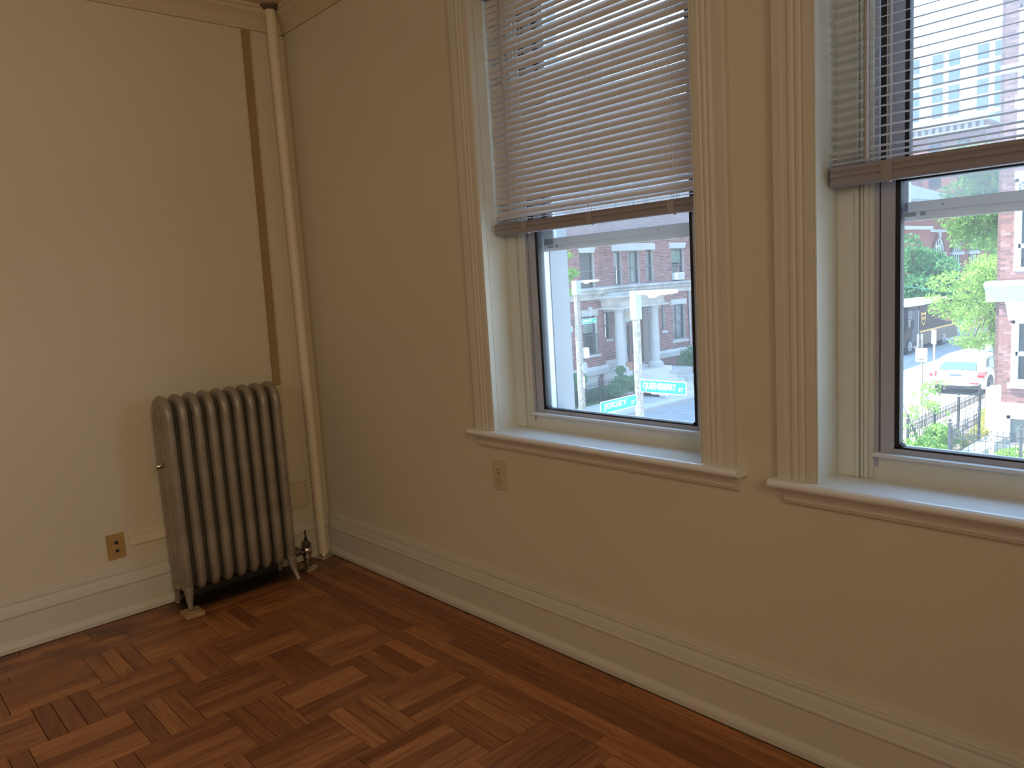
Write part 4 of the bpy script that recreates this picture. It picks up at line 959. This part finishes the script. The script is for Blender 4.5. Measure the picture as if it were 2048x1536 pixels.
b = MB().box(TX0, TX1, 42.12, 48.2, -3.42, -1.20); b.build('cargo_body', M_ubr, T, bevel=.05)
MB().box(TX0-.01, TX1+.012, 42.2, 48.15, -3.42, -2.72).build('lower_panel', M_ubr2, T)
b = MB(); b.ext([(40.75, -1.20), (40.35, -2.55), (39.9, -2.75), (39.8, -3.35), (40.2, -3.40), (42.12, -3.40), (42.12, -1.20)], (TX0+.04, 0, 0), (0, 1, 0), (0, 0, 1), (1, 0, 0), TX1-TX0-.08)
b.build('cab', M_ubr, T, bevel=.03)
b = MB(); b.ext([(40.50, -1.24), (42.2, -1.26), (48.25, -1.20), (48.25, -1.10), (42.2, -1.04), (40.55, -1.12)], (TX0-.03, 0, 0), (0, 1, 0), (0, 0, 1), (1, 0, 0), TX1-TX0+.06); b.build('roof', M_roof, T, bevel=.02)
b = MB(); b.add([(TX0+.2, 40.70, -1.32), (TX1-.14, 40.70, -1.32), (TX1-.14, 40.36, -2.45), (TX0+.2, 40.36, -2.45)], [(0, 1, 2, 3)]); b.build('windshield', M_glsd, T)
MB().box(TX1-.05, TX1-.02, 41.15, 42.0, -3.2, -1.5).build('door_opening', M_roomdark, T)
MB().box(TX1-.03, TX1+.03, 41.92, 41.98, -3.25, -1.5).build('grab_rail', M_hub, T)
MB().box(TX1-.04, TX1+.08, 41.1, 42.0, -3.48, -3.38).build('step', M_hub, T)
MB().box(TX1-.04, TX1+.012, 40.5, 41.05, -2.3, -1.45).build('side_window', M_glsd, T)
MB().tube([(TX1, 40.7, -1.9), (TX1+.25, 40.5, -1.85), (TX1+.25, 40.5, -2.4), (TX1, 40.6, -2.45)], .02, 5).box(TX1+.17, TX1+.35, 40.42, 40.46, -2.35, -1.92).build('mirror', M_fence, T)
MB().box(TX0-.02, TX1+.02, 39.7, 39.95, -3.50, -3.22).build('bumper', M_ubr2, T, bevel=.03)
for x in (TX0+.25, TX1-.30): MB().box(x-.16, x+.16, 39.78, 39.86, -3.08, -2.88).build('headlight', M_lamp, T, bevel=.02)
MB().box(TX0+.7, TX1-.7, 39.76, 39.84, -3.15, -2.85).build('grille', M_fence, T)
MB().box(TX1+.010, TX1+.018, 42.15, 48.1, -2.72, -2.645).build('gold_stripe', M_gold2, T)
MB().box(TX1+.002, TX1+.012, 46.1, 48.1, -2.45, -1.95).build('red_panel', M_red, T)
sh = [(0, .08), (.33, -.0), (.66, .08), (.66, -.34), (.60, -.48), (.33, -.66), (.06, -.48), (0, -.34)]
e = MB(); e.ext([(42.36+u, -1.72+v) for u, v in sh], (TX1+.008, 0, 0), (0, 1, 0), (0, 0, 1), (1, 0, 0), .006); em = e.build('shield_emblem', M_gold2, T)
e = MB(); e.ext([(42.42+u*.82, -1.80+v*.84) for u, v in [(0, .0), (.33, .04), (.66, .0), (.66, -.32), (.60, -.45), (.33, -.60), (.06, -.45), (0, -.32)]], (TX1+.014, 0, 0), (0, 1, 0), (0, 0, 1), (1, 0, 0), .003); e.build('shield_field', M_ubr, em)
text_mesh('ups', (TX1+.022, 42.45, -2.13), (0, 1, 0), (0, 0, 1), .47, .24, M_gold2, 'lettering', em, depth=0, bold=.03)
for y in (40.80, 45.93): wheel(T, (TX1+.01, y, G+.42), .42, .28); wheel(T, (TX0-.01, y, G+.42), .42, .28, -1)

# ---- cars
M_car = mat('white_car_paint', (.80, .81, .82), .18, spec=.7)
M_tint = mat('car_glass', (.10, .16, .19), .05, spec=1)
M_blk = mat('black_plastic', (.03, .03, .03), .6)
def car(cx, yr, label, group=None, full=True):
    """hatchback pointing +y, rear bumper at yr"""
    L, W = 4.3, 1.78
    T = thing('car', (cx, yr+L/2, G), label, 'car', group)
    prof = [(0, .38), (.02, .60), (.06, .80), (.13, .88), (.56, 1.20), (.64, 1.31), (.95, 1.36), (1.6, 1.39), (2.2, 1.36), (2.75, 1.13), (3.15, .97), (3.8, .90), (4.2, .74), (4.3, .50), (4.28, .25), (3.9, .20), (.3, .20), (.05, .24)]
    def tum(z): return 1-.0*z if z < .95 else 1-.42*(z-.95)
    b = MB(); n = len(prof); sl = (-1, -.93, -.6, 0, .6, .93, 1); vs = []
    for s in sl:
        for u, z in prof:
            k = abs(s)
            inset = (.04 if k > .99 else 0)
            zc = z-(.03*(k**3) if z > .9 else 0)
            endr = .16*k**4 if (u < .3 or u > 3.9) else 0
            uu = u+(endr if u < 1 else -endr)
            hw = W/2*tum(z)-.0
            vs.append((cx+s*hw*(1 if k < .99 else 1), yr+uu, G+zc-inset*(1 if z > 1.2 else 0)))
    fs = [(i*n+k, i*n+(k+1) % n, (i+1)*n+(k+1) % n, (i+1)*n+k) for i in range(len(sl)-1) for k in range(n)]
    fs += [tuple(range(n)), tuple((len(sl)-1)*n+k for k in range(n))[::-1]]
    b.add(vs, fs); bd = b.build('body', M_car, T, smooth=True)
    y = lambda u: yr+u
    g = MB(); hx = W/2
    g.add([(cx-.62, y(.17), G+.905), (cx+.62, y(.17), G+.905), (cx+.54, y(.50), G+1.155), (cx-.54, y(.50), G+1.155)], [(0, 1, 2, 3)]); g.v = [(a, b_-.018, c+.012) for a, b_, c in g.v]; g.build('rear_window', M_tint, T)
    g = MB(); g.add([(cx-.62, y(2.73), G+1.135), (cx+.62, y(2.73), G+1.135), (cx+.54, y(2.24), G+1.345), (cx-.54, y(2.24), G+1.345)], [(0, 1, 2, 3)]); g.v = [(a, b_+.012, c+.022) for a, b_, c in g.v]; g.build('windshield', M_tint, T)
    for s in (-1, 1):
        def P(u, z): return (cx+s*(W/2*tum(z)+.006), y(u), G+z)
        for q in ([(.62, .97), (.95, 1.22), (1.45, 1.29), (1.45, .95)], [(1.52, .95), (1.52, 1.29), (2.1, 1.26), (2.62, 1.02), (2.62, .95)]):
            g = MB(); g.add([P(*p) for p in q], [tuple(range(len(q)))]); g.build('side_window', M_tint, T)
        MB().box(cx+s*hx-.02, cx+s*hx+.012, y(1.48), y(1.50), G+.35, G+1.0).build('door_seam', M_blk, T)
        MB().ext([(.02, .74), (.10, .86), (.40, .86), (.52, .80), (.32, .71), (.08, .66)], (cx+s*(hx-.20) if s > 0 else cx-hx-.012, yr+.0, G), (0, 1, 0), (0, 0, 1), (1, 0, 0), .212).build('tail_light', M_tl, T, bevel=.01)
        MB().box(*(sorted((cx+s*.45, cx+s*.72))), y(-.01)+.03, y(.1), G+.42, G+.46).build('reflector', M_tl, T)
        MB().box(*(sorted((cx+s*.95, cx+s*1.08))), y(2.5), y(2.62), G+.98, G+1.12).build('mirror', M_car, T, bevel=.02)
        for u in (.82, 3.45):
            MB().lathe((cx+s*(hx-.005), y(u), G+.32), [(.37, 0), (.37, .02)], (s, 0, 0), 22).build('wheel_arch', M_blk, T)
            wheel(T, (cx+s*(hx+.018), y(u), G+.315), .315, .20, s)
    MB().box(cx-.78, cx+.78, y(-.0)+.01, y(.3), G+.22, G+.36).build('rear_valance', M_blk, T, bevel=.02)
    pl = MB().box(cx-.26, cx+.26, y(-.005), y(.06), G+.66, G+.80).build('licence_plate', M_lamp, T)
    MB().box(cx-.20, cx+.20, y(-.010), y(-.004), G+.70, G+.76).build('plate_band', M_twg, pl)
    return T
car(-5.86, 28.62, 'white hatchback parked at the curb, seen from behind')
car(-5.85, 34.4, 'white car parked in front of the white hatchback, half hidden by the tree')

# ---- trees, shrubs and garden plants
def leafmat(name, c, c2):
    m = bpy.data.materials.new(name); m.use_nodes = True; n = m.node_tree; n.nodes.remove(n.nodes['Principled BSDF']); out = n.nodes['Material Output']
    t = n.nodes.new('ShaderNodeTexCoord'); x = n.nodes.new('ShaderNodeTexNoise'); x.inputs['Scale'].default_value = 1.6; n.links.new(t.outputs['Object'], x.inputs['Vector'])
    r = n.nodes.new('ShaderNodeValToRGB'); r.color_ramp.elements[0].position = .35; r.color_ramp.elements[1].position = .65; r.color_ramp.elements[0].color = (*c2, 1); r.color_ramp.elements[1].color = (*c, 1); n.links.new(x.outputs[0], r.inputs[0])
    a = n.nodes.new('ShaderNodeBsdfDiffuse'); b = n.nodes.new('ShaderNodeBsdfTranslucent'); s = n.nodes.new('ShaderNodeMixShader'); s.inputs[0].default_value = .4
    n.links.new(r.outputs[0], a.inputs[0]); n.links.new(r.outputs[0], b.inputs[0]); n.links.new(a.outputs[0], s.inputs[1]); n.links.new(b.outputs[0], s.inputs[2]); n.links.new(s.outputs[0], out.inputs[0]); return m
M_lfb = leafmat('bright_green_leaves', (.38, .60, .16), (.26, .46, .10)); M_lfd = leafmat('deep_green_leaves', (.15, .34, .15), (.08, .22, .09)); M_lfm = leafmat('mid_green_leaves', (.24, .40, .12), (.14, .28, .08))
M_lfr = leafmat('reddish_leaves', (.55, .20, .16), (.40, .22, .12)); M_lfy = leafmat('yellow_green_leaves', (.60, .58, .16), (.42, .50, .12)); M_bark = mat('grey_bark', (.22, .18, .14), .9, var=.3, scale=12)
def foliage(par, clumps, n, size, m, seed, flat=.6):
    rg = np.random.default_rng(seed); tot = sum(c[3]**2 for c in clumps); V = []; F = []
    P = []
    for c in clumps:
        k = max(4, int(n*c[3]**2/tot)); d = rg.normal(size=(k, 3)); d /= np.linalg.norm(d, axis=1)[:, None]; r = c[3]*rg.uniform(.35, 1, size=(k, 1))**.5
        q = d*r; q[:, 2] *= flat; P.append(q+np.array(c[:3]))
    P = np.concatenate(P); k = len(P)
    a = rg.normal(size=(k, 3)); a /= np.linalg.norm(a, axis=1)[:, None]; b = rg.normal(size=(k, 3)); b[:, 2] *= .5; b -= a*(a*b).sum(1)[:, None]; b /= np.linalg.norm(b, axis=1)[:, None]
    s = size*rg.uniform(.6, 1.3, size=(k, 1)); a = a*s; b = b*s*.5
    v = np.stack([P-a, P+b, P+a, P-b], 1).reshape(-1, 3)
    me = bpy.data.meshes.new('foliage'); me.vertices.add(4*k); me.vertices.foreach_set('co', v.ravel()); me.loops.add(4*k); me.loops.foreach_set('vertex_index', np.arange(4*k)); me.polygons.add(k)
    me.polygons.foreach_set('loop_start', np.arange(0, 4*k, 4)); me.update(calc_edges=True); me.materials.append(m)
    o = bpy.data.objects.new('foliage', me); COL.objects.link(o); o.parent = par; o.location = -Vector(par.location); o['kind'] = 'stuff'; return o
def tree(name, x, y, h, clumps, n, size, m, label, seed, tr=.12, cat='tree', group=None, flat=.6, lean=(0, 0), zb=None):
    zb = ZG if zb is None else zb
    T = thing(name, (x, y, zb), label, cat, group); rr = random.Random(seed)
    t = MB(); top_ = Vector((x+lean[0], y+lean[1], zb+h)); t.tube([(x, y, zb), (x+lean[0]*.4, y+lean[1]*.4, zb+h*.5), top_], [tr, tr*.8, tr*.5], 8); t.build('trunk', M_bark, T, smooth=True)
    bb = MB()
    for c in clumps:
        s = Vector((x, y, zb)).lerp(top_, rr.uniform(.55, 1)); e = Vector(c[:3]); mdl = s.lerp(e, .5)+Vector((0, 0, .15))
        bb.tube([s, mdl, e], [tr*.35, tr*.22, tr*.08], 5)
        for k in range(3): bb.tube([mdl, e+Vector([rr.uniform(-1, 1)*c[3]*.8 for _ in range(3)])], [tr*.14, tr*.04], 4)
    bb.build('branches', M_bark, T)
    foliage(T, clumps, n, size, m, seed, flat); return T
rr = random.Random(3)
# the bright sunlit tree by the curb, layered branches
cl = [(-4.5+rr.uniform(-.7, 1.4), 26.3+rr.uniform(-1.9, 3.0), z, rr.uniform(.5, .95)) for z in (-1.2, -1.0, -.8, -.6, -.3, -.1, .1, .3, .5, .7, .8, -.9, 0, -.4) for _ in (0, 1)]
cl += [(-4.6+.1*i, 25.2+i*.45, -1.45-.08*(i % 3), .42) for i in range(6)]+[(-4.8, 24.2, -.1, .45), (-4.9, 23.3, .05, .3), (-4.7, 24.3, .5, .7), (-4.4, 26.5, 1.0, .6)]
tree('street_tree', -4.45, 28.6, 3.6, cl, 21000, .055, M_lfb, 'bright green young street tree before the brown truck', 5, tr=.09, flat=.5, lean=(0, -1.6))
cl = [(-14.8+rr.uniform(-1.5, 1.5), 51+rr.uniform(-3, 6), z, rr.uniform(1.0, 1.7)) for z in (-1.5, -1, 0, .5, 1.2, -.5) for _ in range(4)]+[(-15, 49.6, 2.0, .8), (-15, 49.6, 2.6, .5)]
tree('dense_tree', -15, 51, 3.5, cl, 9000, .14, M_lfd, 'shaded blue-green tree behind the brown truck', 6, tr=.15)
cl = [(-9.0+rr.uniform(-1.4, 2.2), 45+rr.uniform(-2.5, 3.5), z, rr.uniform(.9, 1.5)) for z in (2.2, 2.8, 3.4, 4.0, 4.6, 5.2, 5.8, 6.2) for _ in range(4)]+[(-10, 42.0, 4.6, .9), (-9.6, 42.4, 3.4, .8)]
tree('maple_tree', -8.2, 46, 7.5, cl, 11000, .14, M_lfm, 'tall maple tree with yellow-green crown beside the right building', 7, tr=.2)
cl = [(-11+rr.uniform(-3, 3), 66+rr.uniform(-4, 6), z, rr.uniform(1.4, 2.2)) for z in (0, 2, 4, 6, 8, 10) for _ in range(3)]
tree('maple_tree', -10.5, 67, 9.0, cl, 5000, .22, M_lfm, 'far treetop seen low through the right blind', 8, tr=.25)
cl = [(-15.0, 17.7, 1.35, .42), (-15.1, 17.5, 1.0, .4), (-15.1, 17.5, 2.0, .35), (-15.0, 17.9, .85, .25), (-15.2, 17.3, 2.4, .5), (-15.4, 16.8, 1.6, .6), (-14.9, 18.1, 1.5, .28), (-15.0, 17.95, 2.15, .25), (-15.3, 16.9, .8, .4)]
tree('street_tree', -15.6, 15.2, 5.0, cl, 2400, .07, M_lfb, 'sunlit leafy branches beside the farther street light', 9, tr=.07, lean=(.4, 2.0))
def shrub(name, clumps, n, size, m, label, seed, cat='shrub', flat=.8, sticks=6, zb=ZG+.05):
    x = sum(c[0] for c in clumps)/len(clumps); y = sum(c[1] for c in clumps)/len(clumps)
    T = thing(name, (x, y, zb), label, cat); b = MB(); r_ = random.Random(seed)
    for k in range(sticks):
        c = r_.choice(clumps); b.tube([(x+r_.uniform(-.1, .1), y+r_.uniform(-.1, .1), zb), ((x+c[0])/2, (y+c[1])/2, zb+(c[2]-zb)*.5), (c[0]+r_.uniform(-.5, .5)*c[3], c[1]+r_.uniform(-.5, .5)*c[3], c[2]+c[3]*.4)], [.014, .010, .004], 5)
    b.build('stems', M_bark, T); foliage(T, clumps, n, size, m, seed, flat); return T
shrub('round_shrub', [(-15.7, 21.6, -2.9, .42), (-15.65, 22.05, -3.0, .40), (-15.7, 21.3, -3.1, .38), (-15.75, 21.6, -2.4, .22)], 2600, .06, M_lfd, 'dark shrub left of the stone porch', 11)
shrub('round_shrub', [(-16.9, 28.2, -2.55, .55), (-16.9, 28.5, -2.75, .6), (-16.9, 27.9, -2.85, .55)], 2800, .05, M_lfd, 'round clipped green shrub right of the stone porch', 12, sticks=3)
shrub('round_shrub', [(-16.6, 29.7, -3.0, .5), (-16.6, 30.3, -3.05, .5)], 1500, .06, M_lfd, 'low green shrub at the far right by the porch', 13)
shrub('hedge', [(-16.7, 20.2+i*.5, -3.35, .32) for i in range(6)], 2600, .05, M_lfd, 'low green hedge behind the thin fence', 14, 'hedge')
shrub('hedge', [(-16.6, 18.6+i*.45, -2.75+.1*(i % 2), .42) for i in range(4)], 2400, .06, M_lfd, 'taller green hedge left of the farther street light', 15, 'hedge')
shrub('garden_shrub', [(-3.0, 18.1, -3.0, .32), (-3.1, 17.7, -3.25, .35), (-2.95, 18.5, -3.15, .35), (-2.75, 17.6, -3.35, .25)], 3000, .045, M_lfb, 'bright green bush inside the neighbouring garden fence', 16)
shrub('garden_shrub', [(-3.0, 23.0, -3.05, .32), (-2.9, 23.5, -2.95, .35), (-2.8, 22.5, -3.1, .3)], 1500, .05, M_lfr, 'reddish garden bush beside the sunlit brick building', 17)
shrub('garden_shrub', [(-2.7, 21.2, -3.05, .33), (-2.65, 20.6, -3.2, .33), (-2.6, 20.0, -3.3, .3), (-2.7, 19.4, -3.4, .25), (-2.8, 21.8, -3.2, .25)], 2400, .045, M_lfy, 'yellow-green garden bush beside the sunlit brick building', 18)
shrub('garden_shrub', [(-1.55, 18.1, -3.4, .25), (-1.5, 18.6, -3.4, .2), (-1.2, 17.9, -3.5, .2), (-.9, 17.7, -3.5, .2)], 1400, .045, M_lfb, 'low green plants behind the front fence', 19)
sc = [(-3.3+rr.uniform(-.25, .25), 17.9+rr.uniform(-1.1, 1.5), rr.uniform(-3.5, -1.8), rr.uniform(.06, .17)) for _ in range(44)]
shrub('sapling', sc, 950, .05, M_lfb, 'thin sparse sapling with scattered leaves in the garden at the left of the right window', 20, 'sapling', sticks=22)
shrub('sapling', [(-3.2, 17.2, -3.45, .3), (-3.5, 16.8, -3.5, .3)], 1100, .04, M_lfb, 'low leafy plants at the foot of the sapling', 21, 'plant')
